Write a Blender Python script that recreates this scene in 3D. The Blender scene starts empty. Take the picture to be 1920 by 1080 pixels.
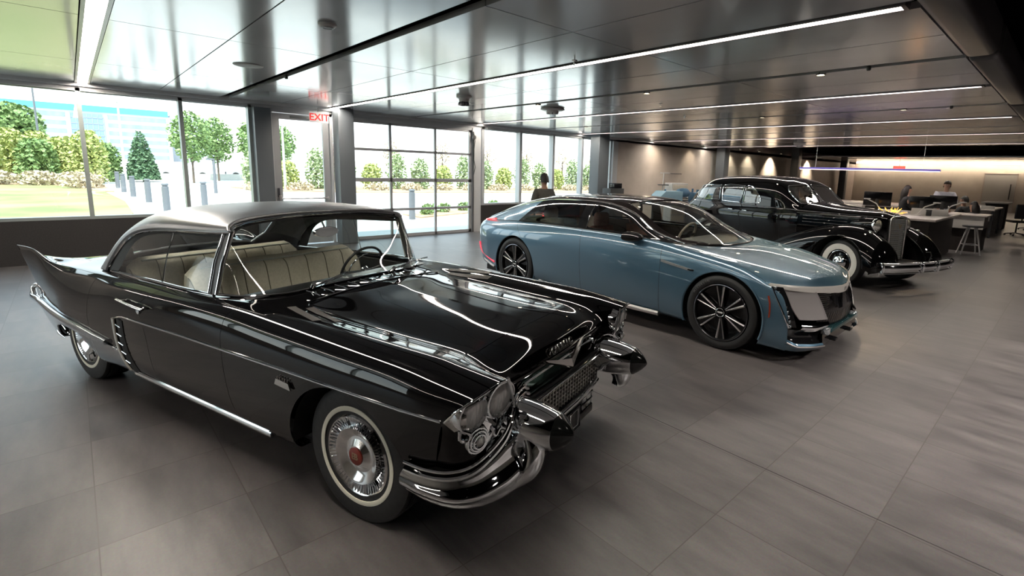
import bpy, bmesh, math, random
from math import sin, cos, pi, radians, sqrt, atan2
from mathutils import Vector, Matrix

SC = bpy.context.scene
COL = SC.collection
random.seed(7)

# ------------------------------------------------------------------ camera
cam_d = bpy.data.cameras.new('camera')
cam = bpy.data.objects.new('camera', cam_d)
COL.objects.link(cam)
SC.camera = cam
FPX, CX, CY = 935.2, 1033.0, 475.0
cam_d.sensor_fit = 'HORIZONTAL'
cam_d.sensor_width = 36.0
cam_d.lens = FPX / 1920 * 36
cam_d.shift_x = (960 - CX) / 1920
cam_d.shift_y = (CY - 540) / 1920
cam_d.clip_start = 0.05
cam_d.clip_end = 1000
_a, _b, _c = radians(43.78), radians(9.536), radians(-1.7445)
_f0 = Vector((sin(_a), cos(_a), 0)); _r0 = Vector((cos(_a), -sin(_a), 0))
_F = _f0 * cos(_b) - Vector((0, 0, 1)) * sin(_b)
_D = _F.cross(_r0)
_R = _r0 * cos(_c) + _D * sin(_c)
_D2 = -_r0 * sin(_c) + _D * cos(_c)
_m = Matrix((( _R.x, -_D2.x, -_F.x, 0), (_R.y, -_D2.y, -_F.y, 0), (_R.z, -_D2.z, -_F.z, 1.8), (0, 0, 0, 1)))
cam.matrix_world = _m

# ------------------------------------------------------------------ world, exposure
SC.view_settings.view_transform = 'Standard'
SC.view_settings.look = 'None'
SC.view_settings.gamma = 1.0
SC.view_settings.use_curve_mapping = False
SC.view_settings.exposure = 2.05
SC.cycles.use_denoising = True
SC.cycles.max_bounces = 10
SC.cycles.diffuse_bounces = 4
SC.cycles.glossy_bounces = 6
SC.cycles.transparent_max_bounces = 24
SC.cycles.transmission_bounces = 8
SC.cycles.sample_clamp_indirect = 6.0
SC.cycles.caustics_reflective = False
SC.cycles.caustics_refractive = False
W = bpy.data.worlds.new('sky_world')
SC.world = W
W.use_nodes = True
_n = W.node_tree.nodes; _n.clear()
_o = _n.new('ShaderNodeOutputWorld'); _bg = _n.new('ShaderNodeBackground')
_tc = _n.new('ShaderNodeTexCoord'); _sx = _n.new('ShaderNodeSeparateXYZ'); _cr = _n.new('ShaderNodeValToRGB')
_cr.color_ramp.elements[0].position = 0.0; _cr.color_ramp.elements[0].color = (1.0, 1.0, 1.0, 1)
_cr.color_ramp.elements[1].position = 0.5; _cr.color_ramp.elements[1].color = (0.62, 0.80, 1.0, 1)
_l = W.node_tree.links
_l.new(_tc.outputs['Generated'], _sx.inputs[0]); _l.new(_sx.outputs[2], _cr.inputs[0])
_l.new(_cr.outputs[0], _bg.inputs[0]); _bg.inputs[1].default_value = 0.85
_l.new(_bg.outputs[0], _o.inputs[0])
sun_d = bpy.data.lights.new('sun', 'SUN'); sun_d.energy = 2.6; sun_d.angle = radians(0.6); sun_d.color = (1, 0.96, 0.88)
sun = bpy.data.objects.new('sun', sun_d); COL.objects.link(sun)
sun.location = (0, -20, 30)
sun.rotation_euler = (radians(24), radians(-16), 0)   # high sun from behind the building

# ------------------------------------------------------------------ materials
MATS = {}
def mat(name, col=(0.5, 0.5, 0.5), rough=0.5, metal=0.0, spec=0.5, coat=0.0, emit=None, estr=0.0, trans=0.0, ior=1.5):
    if name in MATS: return MATS[name]
    m = bpy.data.materials.new(name); m.use_nodes = True
    b = m.node_tree.nodes['Principled BSDF']
    b.inputs['Base Color'].default_value = (*col, 1)
    b.inputs['Roughness'].default_value = rough
    b.inputs['Metallic'].default_value = metal
    b.inputs['Specular IOR Level'].default_value = spec
    b.inputs['Coat Weight'].default_value = coat
    b.inputs['Coat Roughness'].default_value = 0.02
    b.inputs['IOR'].default_value = ior
    b.inputs['Transmission Weight'].default_value = trans
    if emit:
        b.inputs['Emission Color'].default_value = (*emit, 1); b.inputs['Emission Strength'].default_value = estr
    MATS[name] = m
    return m
def noise_mat(name, c1, c2, scale, rough=0.5, metal=0.0, spec=0.5, coat=0.0, detail=3, stretch=(1, 1, 1), bump=0.0, coord='Object', rough2=None, p0=0.35, p1=0.65):
    m = mat(name, c1, rough, metal, spec, coat)
    nt = m.node_tree; b = nt.nodes['Principled BSDF']
    tc = nt.nodes.new('ShaderNodeTexCoord'); mp = nt.nodes.new('ShaderNodeMapping'); mp.inputs['Scale'].default_value = stretch
    ns = nt.nodes.new('ShaderNodeTexNoise'); ns.inputs['Scale'].default_value = scale; ns.inputs['Detail'].default_value = detail
    cr = nt.nodes.new('ShaderNodeValToRGB')
    cr.color_ramp.elements[0].color = (*c1, 1); cr.color_ramp.elements[1].color = (*c2, 1)
    cr.color_ramp.elements[0].position = p0; cr.color_ramp.elements[1].position = p1
    L = nt.links
    L.new(tc.outputs[coord], mp.inputs[0]); L.new(mp.outputs[0], ns.inputs['Vector']); L.new(ns.outputs['Fac'], cr.inputs[0])
    L.new(cr.outputs[0], b.inputs['Base Color'])
    if rough2 is not None:
        mr = nt.nodes.new('ShaderNodeMapRange'); mr.inputs[3].default_value = rough; mr.inputs[4].default_value = rough2
        L.new(ns.outputs['Fac'], mr.inputs[0]); L.new(mr.outputs[0], b.inputs['Roughness'])
    if bump:
        bp = nt.nodes.new('ShaderNodeBump'); bp.inputs['Strength'].default_value = bump; bp.inputs['Distance'].default_value = 0.01
        L.new(ns.outputs['Fac'], bp.inputs['Height']); L.new(bp.outputs[0], b.inputs['Normal'])
    return m
def glass_mat(name, tint=(1, 1, 1), refl=1.0):
    # thin pane: straight-through transparency plus a Fresnel mirror
    if name in MATS: return MATS[name]
    m = bpy.data.materials.new(name); m.use_nodes = True
    nt = m.node_tree; nt.nodes.clear(); L = nt.links
    o = nt.nodes.new('ShaderNodeOutputMaterial'); t = nt.nodes.new('ShaderNodeBsdfTransparent'); g = nt.nodes.new('ShaderNodeBsdfGlossy')
    t.inputs[0].default_value = (*tint, 1); g.inputs[0].default_value = (1, 1, 1, 1); g.inputs['Roughness'].default_value = 0.0
    f = nt.nodes.new('ShaderNodeFresnel'); f.inputs[0].default_value = 1.5
    mu = nt.nodes.new('ShaderNodeMath'); mu.operation = 'MULTIPLY'; mu.inputs[1].default_value = refl; mu.use_clamp = True
    mx = nt.nodes.new('ShaderNodeMixShader')
    ge = nt.nodes.new('ShaderNodeNewGeometry'); mr = nt.nodes.new('ShaderNodeMapRange')
    mr.inputs[3].default_value = 1.5; mr.inputs[4].default_value = 1 / 1.5
    L.new(ge.outputs['Backfacing'], mr.inputs[0]); L.new(mr.outputs[0], f.inputs[0])
    L.new(f.outputs[0], mu.inputs[0]); L.new(mu.outputs[0], mx.inputs[0]); L.new(t.outputs[0], mx.inputs[1]); L.new(g.outputs[0], mx.inputs[2])
    L.new(mx.outputs[0], o.inputs[0])
    MATS[name] = m
    return m

CHROME = mat('chrome', (0.86, 0.88, 0.9), 0.04, 1.0)
DCHROME = mat('dark_chrome', (0.18, 0.18, 0.2), 0.08, 1.0)
SATIN = mat('satin_aluminium', (0.66, 0.63, 0.62), 0.28, 1.0)
BLACKP = mat('black_paint', (0.0035, 0.0035, 0.004), 0.04, 0.0, 0.5, 0.6)
RUBBER = noise_mat('tyre_rubber', (0.012, 0.012, 0.013), (0.02, 0.02, 0.021), 40, 0.55)
DARK = mat('dark_cavity', (0.01, 0.01, 0.011), 0.7)
DARKM = mat('dark_trim', (0.02, 0.02, 0.022), 0.35)

# ------------------------------------------------------------------ object helpers
def tag(o, label=None, cat=None, group=None, kind=None):
    if label: o['label'] = label
    if cat: o['category'] = cat
    if group: o['group'] = group
    if kind: o['kind'] = kind
    return o
def empty(name, loc=(0, 0, 0), rz=0.0, label=None, cat=None, group=None, kind=None):
    o = bpy.data.objects.new(name, None); COL.objects.link(o)
    o.location = loc; o.rotation_euler = (0, 0, rz); o.empty_display_size = 0.1
    return tag(o, label, cat, group, kind)
class MB:
    """collects geometry for ONE mesh object"""
    def __init__(s): s.v = []; s.f = []; s.mi = []; s.cur = 0
    def add(s, vs, fs):
        n = len(s.v); s.v += [tuple(p) for p in vs]; s.f += [tuple(i + n for i in f) for f in fs]; s.mi += [s.cur] * len(fs); return s
    def box(s, x0, x1, y0, y1, z0, z1, bev=0.0):
        if x0 > x1: x0, x1 = x1, x0
        if y0 > y1: y0, y1 = y1, y0
        if z0 > z1: z0, z1 = z1, z0
        if bev:
            b = min(bev, (x1 - x0) * .49, (y1 - y0) * .49, (z1 - z0) * .49)
            bm = bmesh.new(); bmesh.ops.create_cube(bm, size=1.0)
            for v in bm.verts: v.co = Vector(((x0 + x1) / 2 + v.co.x * (x1 - x0), (y0 + y1) / 2 + v.co.y * (y1 - y0), (z0 + z1) / 2 + v.co.z * (z1 - z0)))
            bmesh.ops.bevel(bm, geom=bm.edges[:], offset=b, segments=3, affect='EDGES', profile=0.5)
            bm.verts.index_update()
            s.add([v.co[:] for v in bm.verts], [[v.index for v in f.verts] for f in bm.faces]); bm.free(); return s
        vs = [(x, y, z) for z in (z0, z1) for y in (y0, y1) for x in (x0, x1)]
        return s.add(vs, [(0, 2, 3, 1), (4, 5, 7, 6), (0, 1, 5, 4), (2, 6, 7, 3), (0, 4, 6, 2), (1, 3, 7, 5)])
    def obox(s, c, ax, ay, az):
        """oriented box: centre and three half-axis vectors"""
        c = Vector(c); ax = Vector(ax); ay = Vector(ay); az = Vector(az)
        vs = [c + ax * i + ay * j + az * k for k in (-1, 1) for j in (-1, 1) for i in (-1, 1)]
        return s.add(vs, [(0, 2, 3, 1), (4, 5, 7, 6), (0, 1, 5, 4), (2, 6, 7, 3), (0, 4, 6, 2), (1, 3, 7, 5)])
    def tube(s, pts, r, n=10, cap=True, closed=False, flat=None):
        """swept tube; r number or list; flat=(a,b) elliptical scale along up/side"""
        pts = [Vector(p) for p in pts]; N = len(pts)
        rs = r if isinstance(r, (list, tuple)) else [r] * N
        vs = []; up = None
        for i, p in enumerate(pts):
            if closed: t = pts[(i + 1) % N] - pts[i - 1]
            else: t = pts[min(i + 1, N - 1)] - pts[max(i - 1, 0)]
            if t.length < 1e-9: t = Vector((0, 0, 1))
            t.normalize()
            if up is None:
                up = Vector((0, 0, 1)) if abs(t.z) < 0.9 else Vector((1, 0, 0))
            u = up - t * up.dot(t)
            if u.length < 1e-6: u = Vector((1, 0, 0)) - t * t.x
            u.normalize(); w = t.cross(u); up = u
            fa, fb = flat if flat else (1, 1)
            for k in range(n):
                a = 2 * pi * (k + .5) / n
                vs.append(p + u * (cos(a) * rs[i] * fa) + w * (sin(a) * rs[i] * fb))
        fs = []
        M = N if closed else N - 1
        for i in range(M):
            j = (i + 1) % N
            for k in range(n):
                k2 = (k + 1) % n
                fs.append((i * n + k, i * n + k2, j * n + k2, j * n + k))
        if cap and not closed:
            fs.append(tuple(reversed(range(n)))); fs.append(tuple((N - 1) * n + k for k in range(n)))
        return s.add(vs, fs)
    def cyl(s, p0, p1, r0, r1=None, n=20, cap=True):
        return s.tube([p0, p1], [r0, r0 if r1 is None else r1], n, cap)
    def lathe(s, prof, c=(0, 0, 0), ax='z', n=32, close=False):
        """prof: list of (radius, height along axis)"""
        vs = []
        for (r, h) in prof:
            for k in range(n):
                a = 2 * pi * k / n
                q = (r * cos(a), r * sin(a), h)
                if ax == 'y': q = (q[0], h, q[1])
                elif ax == '-y': q = (q[0], -h, q[1])
                elif ax == 'x': q = (h, q[0], q[1])
                vs.append((c[0] + q[0], c[1] + q[1], c[2] + q[2]))
        fs = []
        M = len(prof)
        for i in range(M if close else M - 1):
            j = (i + 1) % M
            for k in range(n):
                k2 = (k + 1) % n
                fs.append((i * n + k, i * n + k2, j * n + k2, j * n + k))
        return s.add(vs, fs)
    def grid(s, P, closeu=False):
        I = len(P); J = len(P[0])
        vs = [p for row in P for p in row]; fs = []
        for i in range(I if closeu else I - 1):
            i2 = (i + 1) % I
            for j in range(J - 1):
                fs.append((i * J + j, i2 * J + j, i2 * J + j + 1, i * J + j + 1))
        return s.add(vs, fs)
    def prism(s, poly, d0, d1, plane='xz'):
        """extrude a 2D outline; plane 'xz' -> along y"""
        def m3(p, d):
            if plane == 'xz': return (p[0], d, p[1])
            if plane == 'yz': return (d, p[0], p[1])
            return (p[0], p[1], d)
        n = len(poly)
        vs = [m3(p, d0) for p in poly] + [m3(p, d1) for p in poly]
        fs = [tuple(range(n)), tuple(reversed(range(n, 2 * n)))] + [(i, i + n, (i + 1) % n + n, (i + 1) % n) for i in range(n)]
        return s.add(vs, fs)
    def xf(s, M, start=0):
        s.v[start:] = [tuple(M @ Vector(p)) for p in s.v[start:]]; return s
    def build(s, name, m, parent=None, smooth=True, ang=40, label=None, loc=None, recalc=True, sol=0.0, weld=False):
        me = bpy.data.meshes.new(name)
        me.from_pydata(s.v, [], s.f)
        ms = m if isinstance(m, (list, tuple)) else [m]
        for q in ms: me.materials.append(q)
        if len(ms) > 1: me.polygons.foreach_set('material_index', s.mi)
        if recalc or weld:
            bm = bmesh.new(); bm.from_mesh(me)
            if weld: bmesh.ops.remove_doubles(bm, verts=bm.verts[:], dist=1e-4)
            if recalc: bmesh.ops.recalc_face_normals(bm, faces=bm.faces[:])
            bm.to_mesh(me); bm.free()
        if smooth:
            me.polygons.foreach_set('use_smooth', [True] * len(me.polygons))
            me.set_sharp_from_angle(angle=radians(ang))
        me.update()
        o = bpy.data.objects.new(name, me); COL.objects.link(o)
        if parent: o.parent = parent
        if loc is not None: o.location = loc
        if label: o['label'] = label
        if sol:
            md = o.modifiers.new('thickness', 'SOLIDIFY'); md.thickness = sol; md.offset = -1
        return o
def copy_tree(o, parent=None):
    c = o.copy(); COL.objects.link(c)
    if parent: c.parent = parent
    for ch in list(o.children): copy_tree(ch, c)
    return c
def text_obj(name, body, size, m, parent, mat4, depth=0.002, bold=0.0, spacing=1.0, align='CENTER'):
    cu = bpy.data.curves.new(name, 'FONT'); cu.body = body; cu.size = size; cu.extrude = depth; cu.offset = bold
    cu.align_x = align; cu.align_y = 'CENTER'; cu.space_character = spacing
    t = bpy.data.objects.new(name, cu); COL.objects.link(t)
    bpy.context.view_layer.update()
    me = bpy.data.meshes.new_from_object(t.evaluated_get(bpy.context.evaluated_depsgraph_get()))
    bpy.data.objects.remove(t)
    me.materials.clear(); me.materials.append(m)
    o = bpy.data.objects.new(name, me); COL.objects.link(o)
    if parent: o.parent = parent
    o.matrix_local = mat4
    return o
def basis(loc, xa, ya):
    xa = Vector(xa).normalized(); ya = Vector(ya).normalized(); za = xa.cross(ya).normalized(); ya = za.cross(xa)
    return Matrix(((xa.x, ya.x, za.x, loc[0]), (xa.y, ya.y, za.y, loc[1]), (xa.z, ya.z, za.z, loc[2]), (0, 0, 0, 1)))

ORD = ['first', 'second', 'third', 'fourth', 'fifth', 'sixth', 'seventh', 'eighth', 'ninth', 'tenth', 'eleventh', 'twelfth', 'thirteenth', 'fourteenth', 'fifteenth', 'sixteenth', 'seventeenth', 'eighteenth', 'nineteenth', 'twentieth', 'twenty-first', 'twenty-second', 'twenty-third', 'twenty-fourth', 'twenty-fifth', 'twenty-sixth', 'twenty-seventh', 'twenty-eighth', 'twenty-ninth', 'thirtieth']
# ------------------------------------------------------------------ surface tools
def cr1(a, b, c, d, t):
    return 0.5 * ((2 * b) + (-a + c) * t + (2 * a - 5 * b + 4 * c - d) * t * t + (-a + 3 * b - 3 * c + d) * t * t * t)
def crv(P, n, closed=False):
    """Catmull-Rom through P, n samples per span"""
    P = [tuple(p) for p in P]; N = len(P); out = []
    for i in range(N if closed else N - 1):
        if closed: a, b, c, d = P[i - 1], P[i], P[(i + 1) % N], P[(i + 2) % N]
        else:
            b, c = P[i], P[i + 1]
            a = P[i - 1] if i > 0 else tuple(2 * b[k] - c[k] for k in range(len(b)))
            d = P[i + 2] if i + 2 < N else tuple(2 * c[k] - b[k] for k in range(len(b)))
        for s in range(n):
            t = s / n
            out.append(tuple(cr1(a[k], b[k], c[k], d[k], t) for k in range(len(b))))
    if not closed: out.append(P[-1])
    return out
def surf(ctrl, nu, nv):
    """tensor Catmull-Rom patch: ctrl[i][j] = (x,y,z)"""
    rows = [crv(r, nv) for r in ctrl]
    cols = list(zip(*rows))
    dc = [crv(c, nu) for c in cols]
    return [list(r) for r in zip(*dc)]
def lerp_tab(tab, x):
    """smooth-ish interpolation of a table [(x, v...)], ascending x"""
    if x <= tab[0][0]: return tab[0][1:]
    if x >= tab[-1][0]: return tab[-1][1:]
    for i in range(len(tab) - 1):
        if tab[i][0] <= x <= tab[i + 1][0]:
            t = (x - tab[i][0]) / (tab[i + 1][0] - tab[i][0])
            b, c = tab[i][1:], tab[i + 1][1:]
            h = tab[i + 1][0] - tab[i][0]
            def sl(k, j):
                if j <= 0 or j >= len(tab) - 1: return None
                return (tab[j + 1][k + 1] - tab[j - 1][k + 1]) / (tab[j + 1][0] - tab[j - 1][0])
            r = []
            for k in range(len(b)):
                s = (c[k] - b[k]) / h
                m0 = sl(k, i); m1 = sl(k, i + 1)
                m0 = s if m0 is None else m0; m1 = s if m1 is None else m1
                if m0 * s <= 0: m0 = 0
                if m1 * s <= 0: m1 = 0
                if s: m0 = max(-3 * abs(s), min(3 * abs(s), m0)); m1 = max(-3 * abs(s), min(3 * abs(s), m1))
                t2, t3 = t * t, t * t * t
                r.append((2 * t3 - 3 * t2 + 1) * b[k] + (t3 - 2 * t2 + t) * h * m0 + (-2 * t3 + 3 * t2) * c[k] + (t3 - t2) * h * m1)
            return tuple(r)
def clip(v, f, g):
    """keep the part of mesh (v,f) where g(p) > 0; cuts faces cleanly"""
    G = [g(p) for p in v]; nv = []; idx = {}; cache = {}
    def keep(i):
        if i not in idx: idx[i] = len(nv); nv.append(v[i])
        return idx[i]
    def cross(i, j):
        k = (min(i, j), max(i, j))
        if k not in cache:
            a, b = k
            t = G[a] / (G[a] - G[b])
            p, q = Vector(v[a]), Vector(v[b])
            lo, hi = 0.0, 1.0
            for _ in range(6):     # refine on the segment
                r = p.lerp(q, t); gv = g(r)
                if (gv > 0) == (G[a] > 0): lo = t
                else: hi = t
                t = (lo + hi) / 2
            cache[k] = len(nv); nv.append(tuple(p.lerp(q, t)))
        return cache[k]
    nf = []
    for fc in f:
        if all(G[i] > 0 for i in fc): nf.append(tuple(keep(i) for i in fc)); continue
        if all(G[i] <= 0 for i in fc): continue
        o = []
        for a in range(len(fc)):
            i, j = fc[a], fc[(a + 1) % len(fc)]
            if G[i] > 0: o.append(keep(i))
            if (G[i] > 0) != (G[j] > 0): o.append(cross(i, j))
        if len(o) >= 3: nf.append(tuple(o))
    return nv, nf
def gridmesh(P):
    I = len(P); J = len(P[0])
    return [tuple(p) for row in P for p in row], [(i * J + j, (i + 1) * J + j, (i + 1) * J + j + 1, i * J + j + 1) for i in range(I - 1) for j in range(J - 1)]
def mirror(v, f):
    return [(p[0], -p[1], p[2]) for p in v], [tuple(reversed(q)) for q in f]
def pnl(name, vf, m, parent, sol=0.012, both=False, label=None, ang=50):
    v, f = vf
    if not f: return None
    b = MB(); b.add(v, f)
    if both:
        v2, f2 = mirror(v, f); b.add(v2, f2)
    return b.build(name, m, parent, ang=ang, recalc=False, sol=sol, label=label, weld=both)
def poly_sdf(poly):
    """signed distance to a closed 2D polygon, positive inside"""
    P = [(float(a), float(b)) for a, b in poly]
    def g(x, y):
        d = 1e9; ins = False; n = len(P)
        for i in range(n):
            x0, y0 = P[i]; x1, y1 = P[(i + 1) % n]
            dx, dy = x1 - x0, y1 - y0
            L = dx * dx + dy * dy
            t = max(0, min(1, ((x - x0) * dx + (y - y0) * dy) / L)) if L else 0
            dd = (x - x0 - t * dx) ** 2 + (y - y0 - t * dy) ** 2
            if dd < d: d = dd
            if (y0 > y) != (y1 > y) and x < (x1 - x0) * (y - y0) / (y1 - y0) + x0: ins = not ins
        return sqrt(d) if ins else -sqrt(d)
    return g
# ================================================================== ROOM
def floor_mat():
    m = bpy.data.materials.new('grey_porcelain_tiles'); m.use_nodes = True
    nt = m.node_tree; L = nt.links; b = nt.nodes['Principled BSDF']; N = nt.nodes.new
    tc = N('ShaderNodeTexCoord'); sep = N('ShaderNodeSeparateXYZ'); L.new(tc.outputs['Object'], sep.inputs[0])
    def cell(out, off):
        a = N('ShaderNodeMath'); a.operation = 'ADD'; a.inputs[1].default_value = off; L.new(out, a.inputs[0])
        d = N('ShaderNodeMath'); d.operation = 'DIVIDE'; d.inputs[1].default_value = 0.6025; L.new(a.outputs[0], d.inputs[0])
        fl = N('ShaderNodeMath'); fl.operation = 'FLOOR'; L.new(d.outputs[0], fl.inputs[0])
        fr = N('ShaderNodeMath'); fr.operation = 'FRACT'; L.new(d.outputs[0], fr.inputs[0])
        s = N('ShaderNodeMath'); s.operation = 'SUBTRACT'; s.inputs[1].default_value = 0.5; L.new(fr.outputs[0], s.inputs[0])
        ab = N('ShaderNodeMath'); ab.operation = 'ABSOLUTE'; L.new(s.outputs[0], ab.inputs[0])
        gt = N('ShaderNodeMath'); gt.operation = 'GREATER_THAN'; gt.inputs[1].default_value = 0.4955; L.new(ab.outputs[0], gt.inputs[0])
        return fl.outputs[0], gt.outputs[0]
    fx, gx = cell(sep.outputs[0], 60.25 + 0.068); fy, gy = cell(sep.outputs[1], 60.25 - 0.5)
    cx = N('ShaderNodeCombineXYZ'); L.new(fx, cx.inputs[0]); L.new(fy, cx.inputs[1])
    wn = N('ShaderNodeTexWhiteNoise'); wn.noise_dimensions = '3D'; L.new(cx.outputs[0], wn.inputs[0])
    # long soft streaks inside each tile
    ad = N('ShaderNodeVectorMath'); ad.operation = 'SCALE'; ad.inputs['Scale'].default_value = 7.3; L.new(wn.outputs['Color'], ad.inputs[0])
    vs = N('ShaderNodeVectorMath'); vs.operation = 'ADD'; L.new(tc.outputs['Object'], vs.inputs[0]); L.new(ad.outputs[0], vs.inputs[1])
    mp = N('ShaderNodeMapping'); mp.inputs['Scale'].default_value = (4.2, 1.1, 1); L.new(vs.outputs[0], mp.inputs[0])
    n1 = N('ShaderNodeTexNoise'); n1.inputs['Scale'].default_value = 1.6; n1.inputs['Detail'].default_value = 6; n1.inputs['Roughness'].default_value = 0.6; L.new(mp.outputs[0], n1.inputs['Vector'])
    n2 = N('ShaderNodeTexNoise'); n2.inputs['Scale'].default_value = 90; n2.inputs['Detail'].default_value = 2; L.new(tc.outputs['Object'], n2.inputs['Vector'])
    cr = N('ShaderNodeValToRGB'); e = cr.color_ramp.elements
    e[0].position = 0.3; e[0].color = (0.056, 0.051, 0.052, 1); e[1].position = 0.72; e[1].color = (0.122, 0.110, 0.108, 1)
    L.new(n1.outputs['Fac'], cr.inputs[0])
    hv = N('ShaderNodeHueSaturation'); mr = N('ShaderNodeMapRange'); mr.inputs[3].default_value = 0.86; mr.inputs[4].default_value = 1.14
    L.new(wn.outputs['Value'], mr.inputs[0]); L.new(mr.outputs[0], hv.inputs['Value']); L.new(cr.outputs[0], hv.inputs['Color'])
    mx = N('ShaderNodeMix'); mx.data_type = 'RGBA'; mx.blend_type = 'OVERLAY'; mx.inputs[0].default_value = 0.25
    L.new(hv.outputs[0], mx.inputs[6]); L.new(n2.outputs['Color'], mx.inputs[7])
    mo = N('ShaderNodeMath'); mo.operation = 'MAXIMUM'; L.new(gx, mo.inputs[0]); L.new(gy, mo.inputs[1])
    mg = N('ShaderNodeMix'); mg.data_type = 'RGBA'; L.new(mo.outputs[0], mg.inputs[0]); L.new(mx.outputs[2], mg.inputs[6]); mg.inputs[7].default_value = (0.05, 0.043, 0.038, 1)
    L.new(mg.outputs[2], b.inputs['Base Color'])
    rr = N('ShaderNodeMapRange'); rr.inputs[3].default_value = 0.33; rr.inputs[4].default_value = 0.46; L.new(n1.outputs['Fac'], rr.inputs[0]); L.new(rr.outputs[0], b.inputs['Roughness'])
    b.inputs['Specular IOR Level'].default_value = 0.55
    return m
def plane(name, x0, x1, y0, y1, z, m, **k):
    return MB().add([(x0, y0, z), (x1, y0, z), (x1, y1, z), (x0, y1, z)], [(0, 1, 2, 3)]).build(name, m, smooth=False, recalc=False, **k)
YW = 11.65; ZC = 2.98
X0, X1, YB = -7.0, 42.0, -9.0
fl = MB().box(X0 - .3, X1 + .3, YB - .3, YW, -0.25, 0).build('floor', floor_mat(), smooth=False); tag(fl, kind='structure')
j = MB()
j.box(2.965, 2.971, YB, YW, -0.001, 0.0006)
tag(j.build('trim_1', mat('joint_black', (0.012, 0.01, 0.01), .6), smooth=False), kind='structure')

WALLM = noise_mat('beige_wall_panel', (0.50, 0.44, 0.39), (0.54, 0.475, 0.425), 3, 0.6)
BROWNW = noise_mat('taupe_wall_panel', (0.38, 0.325, 0.29), (0.42, 0.36, 0.32), 3, 0.6)
FRAME = mat('light_grey_metal_frame', (0.58, 0.59, 0.60), 0.4, 0.2)
DFRAME = mat('dark_grey_metal_frame', (0.075, 0.08, 0.09), 0.4, 0.3)
BASEW = noise_mat('dark_brown_low_wall', (0.018, 0.016, 0.016), (0.03, 0.026, 0.025), 60, 0.5)
GLASS = glass_mat('clear_window_glass', (0.93, 0.97, 0.95))
VOIDM = mat('black_open_ceiling', (0.004, 0.004, 0.005), 1.0, spec=0.0)
BACKM = noise_mat('beige_far_wall', (0.28, 0.255, 0.24), (0.31, 0.285, 0.265), 2, 0.7)

# ---- back wall: low dark wall below the windows, solid wall beyond
w = MB()
w.cur = 0; w.box(-2.6, 2.74, YW, YW + .25, 0, .72); w.cur = 5; w.box(X0, -2.6, YW, YW + .25, 0, ZC); w.cur = 0; w.box(8.33, 14.0, YW, YW + .25, 0, .74)
w.cur = 1; w.box(14.22, 21.0, YW, YW + .25, 0, ZC)
w.cur = 2; w.box(26.0, X1, YW, YW + .25, 0, ZC)
w.cur = 3; w.box(21.0, 26.0, YW, YW + .25, 0, ZC)
w.cur = 4; w.box(X0, X1, YW - .0, YW + .25, ZC - .13, ZC + 1.5)
LIGHTW = noise_mat('pale_wall_panel', (0.58, 0.55, 0.5), (0.62, 0.59, 0.54), 2, 0.5)
tag(w.build('wall_back', [BASEW, WALLM, BROWNW, LIGHTW, FRAME, BACKM], smooth=False), kind='structure')
b = MB(); b.box(X0 - .3, X0, YB, 4.6, 0, 4.5); b.box(X0 - .3, X0, 11.3, YW + .25, 0, 4.5); b.box(X0 - .3, X0, 4.6, 11.3, 0, .72); b.box(X0 - .3, X0, 4.6, 11.3, 2.85, 4.5)
tag(b.build('wall_left', BACKM, smooth=False), kind='structure')
tag(MB().box(X0, X1, YB - .3, YB, 0, 4.5).build('wall_front', BACKM, smooth=False), kind='structure')
tag(MB().box(X1, X1 + .3, YB, YW + .25, 0, 4.5).build('wall_right', noise_mat('pale_far_wall', (0.46, 0.41, 0.35), (0.5, 0.45, 0.39), 2, .6), smooth=False), kind='structure')
plane('ceiling', X0 - .3, X1 + .3, YB - .3, YW + .25, 4.5, VOIDM); tag(bpy.data.objects['ceiling'], kind='structure')

# ---- hung ceiling of glossy metal panels
cm = noise_mat('glossy_grey_ceiling_panel', (0.50, 0.50, 0.52), (0.56, 0.56, 0.58), 1.2, 0.11, 0.3, 0.5, stretch=(1, .3, 1), rough2=0.18)
def ceil_cloud(xa, xb, name):
    c = MB(); g = 0.006
    ys = [0.93] + [3.22 + 2.86 * k for k in range(4)]; ys[-1] = YW - .06
    xs = []
    k = -3
    while True:
        s = 0.265 + 4.0 * k
        xs += [(s + .10, s + 1.0 - g), (s + 1.0 + g, s + 2.0 - .075), (s + 2.0 + .075, s + 3.0 - g), (s + 3.0 + g, s + 4.0 - .10)]
        k += 1
        if s > xb: break
    for (a, b2) in xs:
        a = max(a, xa); b2 = min(b2, xb)
        if b2 - a < .05: continue
        for i in range(len(ys) - 1):
            c.box(a, b2, ys[i] + g, ys[i + 1] - g, ZC, ZC + .05)
    tag(c.build(name, cm, smooth=False), kind='structure')
ceil_cloud(X0, 21.2, 'ceiling_panel_field'); ceil_cloud(31.0, X1, 'ceiling_panel_field')
b = MB(); b.box(X0, 21.2, .9, YW, ZC + .3, ZC + .32); b.box(31.0, X1, .9, YW, ZC + .3, ZC + .32)
tag(b.build('trim_2', VOIDM, smooth=False), kind='structure')
# rounded dark edge beam of the hung ceiling
b = MB()
for (xa, xb) in ((X0, 2.27), (2.4, 6.2), (6.35, 10.2), (10.35, 14.2), (14.35, 18.2), (18.35, 21.3), (31, 42)):
    b.box(xa, xb, .68, .925, ZC - .035, ZC + .30, .06)
tag(b.build('trim_3', mat('charcoal_edge_beam', (0.045, 0.042, 0.045), .35, .4), ang=30), kind='structure')
b = MB()
b.box(X0, 21.2, YW - .09, YW - .002, ZC - .06, ZC + .04)
tag(b.build('trim_4', FRAME, smooth=False), kind='structure')

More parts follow.
